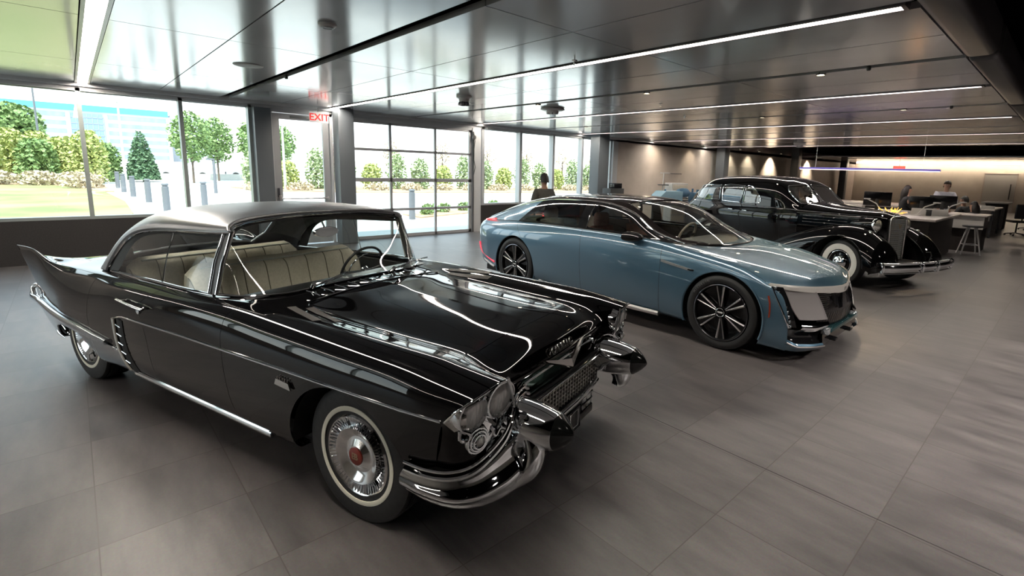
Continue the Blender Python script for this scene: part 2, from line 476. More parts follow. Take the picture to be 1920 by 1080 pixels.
# ---- light strips, slots and ceiling fittings
STRIP = mat('warm_light_diffuser', (0.9, 0.85, 0.75), .5, emit=(1.0, 0.91, 0.79), estr=15.0)
def strip(x, y0, y1, label, w=.062):
    t = empty('light_strip', (x, (y0 + y1) / 2, ZC), 0, label, 'light', 'recessed light strips in the hung ceiling')
    h = (y1 - y0) / 2
    fr = MB(); fr.box(-w - .03, -w, -h, h, -.012, .05); fr.box(w, w + .03, -h, h, -.012, .05); fr.box(-w, w, -h, h, .03, .05)
    fr.box(-w - .03, w + .03, h, h + .03, -.012, .05); fr.box(-w - .03, w + .03, -h - .03, -h, -.012, .05)
    fr.build('frame', mat('strip_frame', (0.10, 0.09, 0.10), .3, .6), t, smooth=False)
    MB().box(-w, w, -h, h, .004, .012).build('diffuser', STRIP, t, smooth=False)
    return t
names = ['leftmost, near the picture edge', 'longest, crossing above both near cars', 'third from the left, ending at the dark edge beam', 'fourth from the left', 'fifth from the left', 'last before the dark gap in the ceiling']
for k, nm in enumerate(names):
    x = 0.265 + 4.0 * k
    strip(x, 1.02, YW - .12, 'warm white ceiling light strip, ' + nm, .045 if k else .062)
strip(-3.735, 1.02, YW - .12, 'warm white light strip beyond the left picture edge, mirrored in the black car flank', .045)
for k, x in enumerate((31.2, 33.5)):
    strip(x, 1.0, YW - .12, 'warm white ceiling light strip beyond the dark gap, ' + ('nearer one' if k == 0 else 'farther one'), .05)
# downlights hanging in the black slots
DL = mat('downlight_lens', (1, .95, .8), .3, emit=(1.0, .84, .55), estr=14)
def downlight(x, y, where, w):
    t = empty('downlight', (x, y, ZC), 0, 'small glowing downlight ' + where, 'light', 'downlights in the black ceiling slots')
    MB().lathe([(0, .06), (.045, .06), (.05, .02), (.052, -.012), (.044, -.014), (.044, .0)], n=20).build('housing', DARKM, t)
    MB().lathe([(0, -.004), (.042, -.004), (.043, .002)], n=20).build('lens', DL, t)
    d = bpy.data.lights.new('downlight_spot', 'SPOT'); d.energy = w; d.spot_size = radians(58); d.spot_blend = .7; d.color = (1, .80, .52); d.shadow_soft_size = .04
    l = bpy.data.objects.new('downlight_spot', d); COL.objects.link(l); l.parent = t; l.location = (0, 0, -.03)
downlight(6.39, 2.25, 'in the near slot, over the floor before the blue car', 120)
downlight(6.39, 4.69, 'in the near slot, over the blue car roof', 35)
downlight(6.39, 7.13, 'in the near slot, close to the camera dome', 25)
downlight(10.28, 2.24, 'in the second slot, over the old sedan grille', 60)
downlight(10.28, 4.65, 'in the second slot, over the old sedan roof', 30)
downlight(10.28, 9.5, 'in the second slot, near the windows', 8)
# the rest
PL = mat('white_plastic', (0.62, 0.62, 0.62), .4)
t = empty('security_camera', (4.93, 7.38, ZC), 0, 'white multi-lens security camera dome hanging under the ceiling near the exit sign', 'camera')
MB().lathe([(0, 0), (.13, 0), (.13, -.03), (.09, -.05), (.08, -.10), (0, -.11)], n=28).build('mount', PL, t)
b = MB()
for k in range(5):
    a = 2 * pi * k / 5; b.lathe([(0, .03), (.02, .028), (.035, .012), (.04, 0), (.04, -.03)], c=(.06 * cos(a), .06 * sin(a), -.125), n=14)
b.build('lens', mat('camera_lens', (.08, .08, .09), .15), t)
t = empty('wireless_dome', (6.93, 7.31, ZC), 0, 'wide white dish-shaped ceiling fitting hanging before the windows', 'ceiling fitting')
MB().lathe([(0, 0), (.22, -.0), (.24, -.025), (.20, -.045), (.12, -.05), (.12, -.09), (.09, -.11), (0, -.12)], n=32).build('housing', PL, t)
for k in range(8):
    a = 2 * pi * k / 8; MB().lathe([(.018, 0), (.018, -.02), (0, -.022)], c=(.095 * cos(a), .095 * sin(a), -.095), n=10).build('lens', mat('camera_lens'), t)
t = empty('smoke_detector', (1.72, 4.67, ZC), 0, 'small round smoke detector on the near ceiling panel', 'smoke detector')
MB().lathe([(0, 0), (.075, 0), (.075, -.015), (.055, -.03), (0, -.036)], n=24).build('body', PL, t)
MB().lathe([(.05, -.029), (.053, -.034), (.04, -.036)], n=24).build('ring', mat('grey_plastic', (.25, .25, .25), .4), t)
t = empty('ceiling_speaker', (1.74, 7.42, ZC), 0, 'flat round ceiling speaker grille near the windows', 'speaker')
MB().lathe([(0, -.012), (.15, -.012), (.165, -.008), (.17, 0)], n=36).build('grille', mat('speaker_grille', (.38, .38, .36), .6), t)
t = empty('ceiling_beacon', (18.9, 7.1, ZC), 0, 'white ceiling device far off above the old black sedan', 'ceiling fitting')
MB().lathe([(0, 0), (.2, 0), (.2, -.04), (.1, -.06), (.1, -.14), (0, -.15)], n=20).build('housing', PL, t)
for i, (x, y, w_) in enumerate(((7.5, 5.2, 'between the two nearest slots'), (9.4, 5.9, 'above the blue car'), (4.1, 4.0, 'beside the longest light strip'))):
    t = empty('sprinkler_head', (x, y, ZC), 0, 'tiny sprinkler head in the ceiling ' + w_, 'sprinkler', 'ceiling sprinklers')
    MB().lathe([(0, 0), (.035, 0), (.03, -.006), (.01, -.01), (.01, -.04), (.02, -.042), (.02, -.046), (0, -.046)], n=14).build('head', CHROME, t)
# track heads in the first slot
for i, (x, y, w_) in enumerate(((2.33, 7.95, 'over the black hardtop'), (6.33, 1.75, 'in the near slot'), (10.3, 1.6, 'in the second slot'))):
    t = empty('track_sensor', (x, y, ZC), 0, 'little dark sensor hanging from the black ceiling slot, ' + w_, 'sensor', 'slot sensors')
    b = MB(); b.lathe([(0, .02), (.022, .02), (.022, -.02), (.015, -.03), (0, -.032)], n=14); b.cyl((0, 0, .02), (0, 0, .2), .006, n=6); b.build('body', DARKM, t)

# ---- window wall
def pane(name, x0, x1, z0, z1, parent, y=YW + .10):
    return MB().box(x0, x1, y - .004, y + .004, z0, z1).build(name, GLASS, parent, smooth=False)
w1 = empty('window_1', (0, 0, 0), kind='structure')
b = MB()
b.box(-2.6, 2.74, YW + .02, YW + .18, .72, .77); b.box(-2.6, 2.74, YW + .02, YW + .18, 2.85, 2.9)
mx = [-2.57, -1.18, .197, 1.575, 2.70]
for x in mx: b.box(x - .03, x + .03, YW + .0, YW + .19, .72, 2.9)
b.build('window_frame', mat('green_grey_mullion', (.30, .33, .32), .4, .3), w1, smooth=False)
for i in range(len(mx) - 1): pane('pane', mx[i] + .03, mx[i + 1] - .03, .77, 2.85, w1)
w3 = empty('window_added_left', (0, 0, 0), kind='structure')  # unseen left-wall window, added to brighten the room and car reflections
b = MB()
for y in (4.63, 6.3, 7.95, 9.6, 11.27): b.box(X0 - .2, X0 - .02, y - .03, y + .03, .72, 2.85)
b.box(X0 - .2, X0 - .02, 4.6, 11.3, .72, .77); b.box(X0 - .2, X0 - .02, 4.6, 11.3, 2.80, 2.85)
b.build('window_frame', mat('green_grey_mullion'), w3, smooth=False)
for i in range(4): MB().box(X0 - .114, X0 - .106, 4.66 + i * 1.655, 6.27 + i * 1.655, .77, 2.80).build('pane', GLASS, w3, smooth=False)
w2 = empty('window_2', (0, 0, 0), kind='structure')
b = MB(); b.box(8.36, 14.0, YW + .02, YW + .18, .74, .79); b.box(8.33, 14.0, YW + .02, YW + .18, 2.85, 2.9)
mx2 = [8.42, 9.80, 11.16, 12.5, 13.62, 13.98]
for x in mx2: b.box(x - .045, x + .045, YW + .0, YW + .19, .74, 2.9)
b.build('window_frame', mat('pale_mullion', (.5, .51, .53), .4, .2), w2, smooth=False)
for i in range(len(mx2) - 1): pane('pane', mx2[i] + .045, mx2[i + 1] - .045, .79, 2.85, w2)
tag(MB().box(13.98, 14.24, YW - .1, YW + .25, 0, ZC - .13).build('trim_5', mat('white_pilaster', (.55, .56, .58), .4), smooth=False), kind='structure')
# glass exit door
d1 = empty('door_1', (0, 0, 0), kind='structure')
b = MB()
b.box(3.03, 3.09, YW - .02, YW + .16, 0, 2.86); b.box(4.24, 4.30, YW - .02, YW + .16, 0, 2.86); b.box(3.03, 4.30, YW - .02, YW + .16, 2.80, 2.86)
b.build('door_frame', FRAME, d1, smooth=False)
b = MB(); y0, y1 = YW + .03, YW + .09
b.box(3.10, 3.235, y0, y1, .02, 2.79); b.box(4.10, 4.23, y0, y1, .02, 2.79); b.box(3.235, 4.10, y0, y1, 2.67, 2.79); b.box(3.235, 4.10, y0, y1, .02, .28)
b.build('door_leaf', mat('pale_metal_leaf', (.46, .47, .49), .35, .4), d1, smooth=False)
pane('pane', 3.235, 4.10, .28, 2.67, d1, YW + .06)
b = MB(); b.cyl((3.16, YW - .03, 1.02), (4.17, YW - .03, 1.02), .016, n=12); b.box(3.14, 3.19, YW - .05, YW + .03, .98, 1.09, .006); b.box(4.14, 4.18, YW - .05, YW + .03, .98, 1.06, .006); b.build('push_bar', SATIN, d1)
MB().box(3.13, 3.17, YW + .0, YW + .03, 1.05, 1.24, .004).build('lock_plate', mat('camera_lens'), d1)
MB().box(3.45, 3.85, YW + .0, YW + .05, 2.70, 2.76, .01).build('door_closer', mat('grey_plastic'), d1)
# glazed overhead door
d2 = empty('door_2', (0, 0, 0), kind='structure')
rows = [0.04, .70, 1.43, 2.14, 2.78]
b = MB(); ya, yb = YW + .02, YW + .07
for x in (4.66, 5.68, 6.915, 8.0): b.box(x - (.03 if 5 < x < 7.5 else .045), x + (.03 if 5 < x < 7.5 else .045), ya, yb, 0, 2.8)
for i, z in enumerate(rows):
    t_ = .045 if i in (0, 2, 4) else .03
    b.box(4.62, 8.04, ya, yb, z - t_, z + t_)
for x in (5.2, 6.3, 7.45): b.box(x - .25, x + .25, ya - .008, ya, 1.425, 1.44)
b.build('section_frame', mat('brushed_door_rail', (.5, .5, .51), .35, .4), d2, smooth=False)
xs = [4.66, 5.68, 6.915, 8.0]
for i in range(4):
    for k in range(3):
        pane('pane', xs[k] + .03, xs[k + 1] - .03, rows[i] + .03, rows[i + 1] - .03, d2, YW + .045)
b = MB(); b.box(8.05, 8.33, YW - .02, YW + .16, 0, 2.86); b.box(4.56, 4.63, YW, YW + .16, 0, 2.86); b.box(4.6, 8.33, YW - .0, YW + .16, 2.79, 2.86)
b.build('door_frame', FRAME, d2, smooth=False)
b = MB(); b.box(8.045, 8.075, YW - .05, YW - .02, 0, 2.75); b.tube([(8.06, YW - .06, 2.70), (8.07, YW - .10, 2.5), (8.07, YW - .06, 2.3), (8.06, YW - .07, 2.0), (8.08, YW - .1, 1.8), (8.06, YW - .06, 1.6)], .012, 6); b.lathe([(0, .03), (.06, .03), (.06, 0), (0, 0)], c=(8.06, YW - .09, 2.6), ax='y', n=18)
b.build('door_track', mat('grey_metal', (.2, .2, .2), .35, .8), d2)
# low dark wall + threshold
tag(MB().box(4.6, 8.33, YW, YW + .25, -.01, .012).build('trim_6', mat('grey_metal'), smooth=False), kind='structure')
# columns
CM = mat('blue_grey_column_paint', (0.12, 0.135, 0.15), .42)
cl = [(2.875, 11.55, .15, .11, 2.85, 'dark steel column between the window and the exit door'), (4.46, 11.42, .17, .17, ZC, 'dark blue-grey steel column between exit door and glazed overhead door'),
      (12.84, 11.2, .25, .2, ZC, 'dark blue-grey steel column standing before the right windows'), (21.2, 11.2, .22, .2, ZC, 'dark column against the pale wall, above the old black sedan'),
      (29.6, 11.2, .22, .2, 4.5, 'dark column against the brown wall, nearer one'), (38.0, 11.2, .22, .2, ZC, 'dark column against the brown wall, farthest one')]
for x, y, hx, hy, z, lb in cl:
    t = empty('steel_column', (x, y, 0), 0, lb, 'column', 'square columns along the back wall')
    MB().box(-hx, hx, -hy, hy, 0.01, z, .006).build('shaft', CM, t, ang=30)
    MB().box(-hx - .012, hx + .012, -hy - .012, hy + .012, 0, .012).build('base_plate', DARKM, t, smooth=False)
# exit sign on the header
t = empty('exit_sign', (3.92, YW - .32, 2.74), 0, 'white and red exit sign hanging above the glass door', 'sign')
MB().box(-.19, .19, -.02, .02, -.11, .11, .006).build('sign_panel', mat('sign_white', (.8, .8, .8), .4, emit=(1, 1, 1), estr=.06), t)
MB().box(-.02, .02, -.015, .015, .11, .20).build('bracket', PL, t, smooth=False)
RED = mat('sign_red', (.7, .02, .02), .4, emit=(1, .05, .04), estr=.15)
text_obj('letter_row', 'EXIT', .20, RED, t, basis((0, -.022, -.005), (1, 0, 0), (0, 0, 1)), .002, .004)
# red call point beside the door
t = empty('fire_call_point', (3.0, YW - .11, 1.2), 0, 'small red fire alarm pull box on the column left of the glass door', 'alarm')
MB().box(-.035, .035, -.03, 0, -.06, .06, .006).build('body', mat('alarm_red', (.4, .02, .02), .4), t)
MB().box(-.012, .012, -.036, -.03, -.02, .02).build('pull_lever', PL, t, smooth=False)
# unseen fill spotlights, added on the camera's side to brighten cars and floor
for i, (x, y, e) in enumerate(((-1.5, -2.6, 60), (1.5, -2.6, 130), (4.5, -1.6, 290), (7.5, -1.6, 240), (11.0, -1.6, 143), (3.0, -5.0, 300), (8.0, -5.0, 300), (14.5, -2.5, 121))):
    t = empty('added_spotlight', (x, y, 3.6), 0, 'added unseen fill spotlight behind the camera, %s of the run counted from the left end' % ORD[i], 'light', 'added fill spotlights under the open ceiling')
    MB().lathe([(0, .0), (.05, 0), (.055, -.14), (.05, -.145), (.048, -.13), (0, -.12)], n=18).build('housing', DARKM, t)
    MB().cyl((0, 0, 0), (0, 0, .9), .012, n=8).build('rod', DARKM, t)
    d = bpy.data.lights.new('added_spot', 'SPOT'); d.energy = e; d.spot_size = radians(115); d.spot_blend = .9; d.color = (1, .93, .86); d.shadow_soft_size = .2
    l = bpy.data.objects.new('added_spot', d); COL.objects.link(l); l.parent = t; l.location = (0, 0, -.16)
# ================================================================== CAR HELPERS
def split(vf, g, gap=0.0022):
    return clip(vf[0], vf[1], lambda p: g(p) - gap), clip(vf[0], vf[1], lambda p: -g(p) - gap)
def cut(vf, g):
    return clip(vf[0], vf[1], g)
def circ(cx, cz, r):
    return lambda p: sqrt((p[0] - cx) ** 2 + (p[2] - cz) ** 2) - r
def tyre(parent, R, wd, rim, name='wheel', m=None, n=64, tread=True):
    """tyre with outer face towards -y, centred on the origin"""
    b = MB(); h = wd / 2
    prof = [(rim, -h * .78), (rim + .012, -h * .92), (rim + (R - rim) * .45, -h * 1.0), (R - .03, -h * .97), (R - .008, -h * .89), (R, -h * .76)]
    if tread:
        for k in range(5):
            y = -h * .74 + (k + .5) * h * 1.48 / 5
            prof += [(R, y - h * .09), (R - .007, y - h * .08), (R - .007, y + h * .0), (R, y + h * .01)]
    prof += [(R, h * .76), (R - .008, h * .89), (R - .03, h * .97), (rim + (R - rim) * .45, h), (rim, h * .8)]
    b.lathe(prof, ax='y', n=n)
    return b.build(name, m or RUBBER, parent, ang=30)
def ring(parent, name, m, r0, r1, y, bulge=.003, n=64):
    b = MB(); b.lathe([(r0, y + .004), (r0, y), ((r0 + r1) / 2, y - bulge), (r1, y), (r1, y + .004)], ax='y', n=n)
    return b.build(name, m, parent)
def place_wheels(mk, parent, pts, steer=0.0):
    """mk(parent) builds one wheel; the rest are copies with their sub-parts"""
    w0 = mk(parent)
    for i, (x, y, z) in enumerate(pts):
        w = w0 if i == 0 else copy_tree(w0, parent)
        w.location = (x, y, z); w.rotation_euler = (0, (0.4 * i), (pi if y > 0 else 0) + (steer if x > -.5 else 0))
        w.rotation_mode = 'ZYX' if False else 'XYZ'
def ribbon(path, prof, closed=False):
    """sweep a 2D profile (side, up) along a path; returns grid rows"""
    P = [Vector(p) for p in path]; rows = []
    for i, p in enumerate(P):
        t = (P[min(i + 1, len(P) - 1)] - P[max(i - 1, 0)]).normalized()
        side = t.cross(Vector((0, 0, 1))).normalized(); up = side.cross(t).normalized()
        rows.append([tuple(p + side * a + up * b2) for a, b2 in prof])
    return rows

# ================================================================== 1957 BLACK HARDTOP (near car)
def build_brougham():
    mat('soft_chrome', (.62, .60, .58), .22, 1)
    T = empty('classic_hardtop_car', (1.7935, 2.4931, 0), radians(-72.518),
              'nearest car, black 1950s hardtop with brushed steel roof, tail fins and chrome bullets', 'car')
    BP = mat('gloss_black_car_paint', (0.0018, 0.0018, 0.0022), 0.025, 0, .45, .0)
    def S(*pts): return list(pts)
    st = [
     S((.42,.86,.47),(.45,.92,.49),(.49,.955,.62),(.53,.965,.745),(.60,.952,.815),(.655,.905,.862),(.675,.80,.885),(.665,.695,.868),(.580,.60,.795),(.575,.30,.775),(.578,0,.775)),
     S((.32,.86,.42),(.34,.925,.44),(.36,.963,.60),(.38,.978,.745),(.41,.967,.83),(.44,.915,.888),(.46,.81,.914),(.47,.70,.895),(.50,.58,.835),(.52,.30,.845),(.525,0,.848)),
     S((.15,.84,.30),(.15,.91,.32),(.15,.962,.52),(.15,.982,.745),(.16,.972,.84),(.20,.925,.905),(.25,.82,.935),(.30,.70,.915),(.345,.57,.875),(.36,.30,.893),(.365,0,.896)),
     S((-.2,.83,.26),(-.2,.91,.28),(-.2,.962,.46),(-.2,.985,.74),(-.2,.976,.845),(-.18,.93,.915),(-.15,.825,.948),(-.1,.70,.928),(-.05,.57,.895),(-.02,.30,.92),(0,0,.928)),
     S((-.7,.83,.25),(-.7,.91,.27),(-.7,.962,.42),(-.7,.985,.74),(-.7,.98,.85),(-.7,.94,.925),(-.69,.84,.962),(-.66,.72,.948),(-.62,.58,.925),(-.58,.30,.952),(-.56,0,.962)),
     S((-1.1,.83,.25),(-1.1,.91,.27),(-1.1,.962,.42),(-1.1,.985,.74),(-1.1,.98,.86),(-1.1,.945,.935),(-1.1,.86,.968),(-1.08,.74,.963),(-1.0,.58,.955),(-.93,.30,.975),(-.9,0,.985)),
     S((-1.6,.83,.25),(-1.6,.91,.27),(-1.6,.962,.42),(-1.6,.985,.74),(-1.6,.982,.86),(-1.6,.95,.93),(-1.6,.88,.957),(-1.6,.82,.96),(-1.6,.58,.96),(-1.6,.30,.96),(-1.6,0,.96)),
     S((-2.1,.83,.25),(-2.1,.91,.27),(-2.1,.962,.42),(-2.1,.985,.70),(-2.1,.98,.84),(-2.1,.95,.91),(-2.1,.88,.945),(-2.1,.80,.95),(-2.1,.58,.95),(-2.1,.30,.95),(-2.1,0,.95)),
     S((-2.55,.83,.25),(-2.55,.905,.27),(-2.55,.955,.42),(-2.55,.975,.66),(-2.55,.972,.80),(-2.55,.945,.885),(-2.55,.88,.925),(-2.55,.80,.935),(-2.55,.58,.94),(-2.55,.30,.94),(-2.55,0,.94)),
     S((-3.0,.83,.22),(-3.0,.895,.24),(-3.0,.94,.40),(-3.0,.96,.62),(-3.0,.948,.77),(-3.0,.915,.865),(-3.0,.875,.905),(-3.0,.79,.925),(-3.0,.58,.935),(-3.0,.30,.94),(-3.0,0,.94)),
     S((-3.5,.82,.22),(-3.5,.88,.24),(-3.5,.92,.40),(-3.5,.935,.60),(-3.5,.934,.74),(-3.5,.915,.845),(-3.5,.868,.89),(-3.5,.80,.905),(-3.5,.58,.94),(-3.5,.30,.952),(-3.5,0,.955)),
     S((-3.8,.81,.24),(-3.8,.865,.26),(-3.8,.90,.40),(-3.8,.905,.58),(-3.8,.915,.73),(-3.8,.915,.86),(-3.8,.895,.915),(-3.8,.82,.895),(-3.8,.60,.915),(-3.8,.30,.93),(-3.8,0,.933)),
     S((-4.1,.79,.30),(-4.1,.84,.31),(-4.1,.87,.42),(-4.1,.868,.57),(-4.1,.890,.75),(-4.1,.905,.93),(-4.11,.90,.992),(-4.1,.835,.93),(-4.05,.62,.88),(-4.05,.30,.89),(-4.05,0,.893)),
     S((-4.34,.77,.40),(-4.35,.81,.41),(-4.36,.835,.47),(-4.37,.828,.57),(-4.40,.860,.75),(-4.45,.885,.90),(-4.50,.888,.985),(-4.44,.845,.90),(-4.32,.62,.80),(-4.32,.30,.81),(-4.32,0,.813)),
     S((-4.38,.72,.42),(-4.39,.76,.43),(-4.40,.79,.47),(-4.42,.80,.57),(-4.44,.835,.76),(-4.50,.862,.90),(-4.57,.878,.98),(-4.46,.84,.88),(-4.38,.62,.62),(-4.38,.30,.62),(-4.38,0,.62)),
    ]
    G = surf(st, 12, 10)
    # outward normals on the near side (y<0): build at y<0
    P = [[(p[0], -p[1], p[2]) for p in r] for r in G]
    vf = gridmesh(P)
    # wheel openings
    full = (list(vf[0]), list(vf[1]))
    vf = cut(vf, circ(-.12, .30, .43))
    rp = poly_sdf([(-3.86, -.2), (-3.84, .27), (-3.76, .375), (-3.6, .415), (-3.3, .415), (-3.1, .36), (-2.97, .27), (-2.93, .15), (-2.93, -.2)])
    vf = cut(vf, lambda p: -rp(p[0], p[2]) if p[1] < -.7 and p[2] < .55 else .1)
    # cabin opening (plan outline)
    cab = poly_sdf([(-1.10, .0), (-1.10, -.30), (-1.13, -.52), (-1.24, -.70), (-1.42, -.80), (-1.7, -.825), (-2.3, -.80), (-2.8, -.775), (-3.05, -.74), (-3.3, -.6), (-3.38, -.3), (-3.4, .2), (-1.1, .2)])
    vf = cut(vf, lambda p: -cab(p[0], p[1]) if p[2] > .85 else .1)
    # hood
    hd = poly_sdf([(-.86, .3), (-.86, -.0), (-.875, -.40), (-.865, -.57), (-.80, -.625), (-.3, -.622), (.15, -.61), (.33, -.585), (.362, -.52), (.368, 0), (.368, .3)])
    hood, vf = split(vf, lambda p: hd(p[0], p[1]) if p[2] > .8 else -.1)
    tk = poly_sdf([(-3.47, .3), (-3.47, -.3), (-3.46, -.60), (-3.55, -.70), (-4.2, -.72), (-4.35, -.66), (-4.355, .3)])
    trunk, vf = split(vf, lambda p: tk(p[0], p[1]) if p[2] > .6 else -.1)
    def xs1(z): return -1.06 - .04 * sin(max(0, min(1, (z - .3) / .7)) * pi)
    def xs2(z): return -2.00 - .05 * math.exp(-((z - .80) / .12) ** 2) + (max(0, z - .86) * 1.1)
    def xs3(z): return -2.97 + max(0, z - .6) * .28
    side = lambda p: abs(p[1]) > .55
    fender, rest = split(vf, lambda p: p[0] - xs1(p[2]) if abs(p[1]) > .755 else p[0] + 1.5)
    fd, rest = split(rest, lambda p: p[0] - xs2(p[2]))
    rd, quarter = split(rest, lambda p: p[0] - xs3(p[2]) if abs(p[1]) > .78 else -p[0] - 5)
    # the quarter keeps its stainless lower panel
    def low(p): return (.455 + (p[0] + 3.0) * -.03) - p[2]
    qlow, quarter = split(quarter, lambda p: low(p) if p[1] < -.6 else -.1, 0.0)
    rlow, rd = split(rd, lambda p: min(low(p), -2.40 - p[0]) if p[1] < -.6 else -.1, 0.0)
    STEEL = mat('stainless_panel', (0.62, 0.66, 0.70), 0.10, 1.0)
    sh = MB(); shv = [(p[0] - (.012 if p[0] > .3 else 0) + (.015 if p[0] < -4.2 else 0), p[1] + (.014 if p[1] < -.5 else .0), p[2] - (.014 if p[2] > .8 else 0)) for p in full[0]]
    q_ = (shv, full[1])
    q_ = cut(q_, circ(-.12, .30, .45)); q_ = cut(q_, lambda p: -rp(p[0], p[2]) - .02 if p[1] < -.7 and p[2] < .55 else .1)
    q_ = cut(q_, lambda p: -cab(p[0], p[1]) if p[2] > .83 else .1); q_ = cut(q_, lambda p: .645 - p[0] if p[2] > .7 else .1)
    pnl('inner_shell', q_, DARK, T, sol=0, both=True)
    for s in (1, -1):
        fx = (lambda q: q) if s == 1 else (lambda q: mirror(*q))
        pnl('front_door', fx(fd), BP, T, sol=0); pnl('rear_door', fx(rd), BP, T, sol=0)
        pnl('front_fender', fx(fender), BP, T, sol=0); pnl('rear_fender', fx(quarter), BP, T, sol=0)
        a = MB(); 
        for q in (fx(qlow), fx(rlow)): a.add(*q)
        a.build('lower_chrome_panel', STEEL, T, recalc=False, sol=.01, weld=True)
    pnl('hood', hood, BP, T, sol=0, both=True, ang=60); pnl('trunk_lid', trunk, BP, T, sol=0, both=True, ang=60)
    # dark structure inside: floor pan, arches, inner front
    b = MB()
    b.box(-4.2, .45, -.74, .74, .20, .27); b.box(-.95, .3, -.62, .62, .27, .80); b.box(-4.2, -3.15, -.62, .62, .27, .84); b.box(-1.1, -.9, -.80, .80, .2, .9)
    for s in (-1, 1):
        b.box(-2.95, -1.0, s * .90, s * .83, .26, .88); 
    b.build('chassis', DARK, T, smooth=False)
    for s in (-1, 1):
        b = MB()
        for (cx, cz, r) in ((-.12, .30, .44), (-3.2877, .30, .46)):
            arc = [(cx + r * cos(a), cz + r * sin(a)) for a in [pi * k / 20 for k in range(21)]]
            b.grid([[(x, s * .93 if r < .45 else s * .87, z), (x, s * .60, z)] for x, z in arc])
            b.build('wheel_well', DARK, T, sol=0); b = MB()
    # ---- nose
    top = crv([(.53,-.962,.742),(.60,-.948,.80),(.645,-.90,.845),(.66,-.80,.868),(.652,-.70,.85),(.60,-.605,.78)], 6)
    bot = crv([(.44,-.925,.49),(.53,-.90,.49),(.60,-.84,.505),(.625,-.75,.54),(.62,-.66,.60),(.58,-.58,.66)], 6)
    for s in (1, -1):
        rows = []
        for a_, b_ in zip(top, bot):
            rows.append([tuple(Vector(a_).lerp(Vector(b_), t) + Vector((-.035 * sin(pi * min(1, t * 1.3)) if t < .77 else -.0, 0, 0))) for t in [k / 14 for k in range(15)]])
        for nm, rr_, mt in (('front_panel', rows[:17], BP), ('lamp_chrome_panel', rows[16:], CHROME)):
            v, f = gridmesh(rr_)
            if s == -1: v, f = mirror(v, f)
            MB().add(v, f).build(nm, mt, T, sol=0)
    # headlights, turn lamps
    LENS = noise_mat('fluted_headlight_glass', (.70, .75, .76), (1, 1, 1), 9, .10, .15, .6, .8, stretch=(1, 9, 1), bump=.5)
    REFL = mat('lamp_reflector', (.95, .97, 1.0), .3, .15)
    for s in (1, -1):
        for (x, y, z, r) in ((.606, .874, .766, .079), (.632, .708, .772, .080)):
            y *= -s
            o = empty('headlight', (x, y, z)); o.parent = T; o.rotation_euler = (0, radians(6), radians(-s * 8))
            MB().lathe([(r * 1.16, -.025), (r * 1.17, .0), (r * 1.12, .018), (r * 1.02, .02), (r, .010), (r, -.04)], ax='x', n=40).build('bezel', CHROME, o)
            MB().lathe([(0, -.05), (r * .5, -.045), (r * .98, -.01)], ax='x', n=30).build('reflector', REFL, o)
            b = MB(); b.lathe([(r, .004), (r * .8, .018), (r * .5, .027), (r * .2, .031), (0, .032)], ax='x', n=36)
            for k in range(9): 
                yy = (k - 4) * r * .2; hh = sqrt(max(0, (r * .92) ** 2 - yy * yy)); b.box(.010, .014, yy - .0015, yy + .0015, -hh, hh)
            b.build('lens', LENS, o)
            MB().lathe([(0, .02), (.02, .018), (.024, -.03)], ax='x', n=16).build('bulb_shield', CHROME, o)
        MB().add([(.528, -s * .968, .742), (.602, -s * .957, .808), (.632, -s * .94, .79), (.628, -s * .935, .73), (.585, -s * .96, .712)], [(0, 1, 2, 3, 4)]).build('lamp_fairing', mat('soft_chrome'), T, sol=.004)
        o = empty('turn_lamp', (.605, -s * .845, .632)); o.parent = T; o.rotation_euler = (0, 0, radians(-s * 14))
        b = MB()
        for r in (.056, .044, .031): b.tube([(.018 + (.056 - r) * .5, r * cos(2 * pi * k / 28), r * sin(2 * pi * k / 28)) for k in range(28)], .0055, 8, closed=True)
        b.lathe([(.056, .0), (.05, .008), (.0, .012)], ax='x', n=28); b.build('bezel', CHROME, o)
        MB().lathe([(.022, .035), (.012, .046), (0, .05)], ax='x', n=18).build('lens', mat('lamp_white', (.5, .5, .5), .2), o)
        b = MB(); b.tube(crv([(.59, -s * .93, .70), (.585, -s * .92, .655), (.60, -s * .89, .645), (.62, -s * .895, .68), (.60, -s * .92, .70)], 5), .009, 8); b.build('lamp_bracket', CHROME, T); b = MB()
        b.tube(crv([(.645, -s * .78, .665), (.65, -s * .76, .62), (.655, -s * .73, .645), (.66, -s * .70, .63)], 5), .008, 8); b.build('chrome_ornament', CHROME, T)
    # inner pod wall beside the headlights
        a_ = crv([(.655, -s * .685, .865), (.66, -s * .66, .78), (.64, -s * .63, .70), (.60, -s * .60, .62)], 5)
        b_ = crv([(.50, -s * .60, .84), (.56, -s * .57, .76), (.58, -s * .55, .68), (.57, -s * .54, .60)], 5)
        MB().grid([a_, b_]).build('inner_pod', BP, T, sol=0)
        b = MB(); b.tube(crv([(.668, -s * .69, .872), (.672, -s * .655, .78), (.655, -s * .62, .70), (.62, -s * .585, .63)], 6), .008, 8); b.build('pod_moulding', CHROME, T)
        br = [(x + .004, y, z - .001) for x, y, z in crv([(.53, -.965, .742), (.60, -.951, .812), (.655, -.905, .858), (.675, -.80, .880), (.665, -.695, .864)], 6)]
        b = MB(); b.tube([(x, s * y, z) for x, y, z in br], .005, 8); b.build('brow_moulding', CHROME, T)
    # header panel front lip, scoop, bar
    def yrow(pts, n=1): return pts
    b = MB()
    rows = []
    for y in [-.60 + .06 * k for k in range(21)]:
        e = max(0, abs(y) - .38) / .22
        rows.append(crv([(.575, y, .777 + .015 * e), (.588, y, .760 + .01 * e), (.580, y, .738), (.555, y, .722)], 3))
    b.grid(rows); b.build('header_lip', BP, T, recalc=False, sol=0)
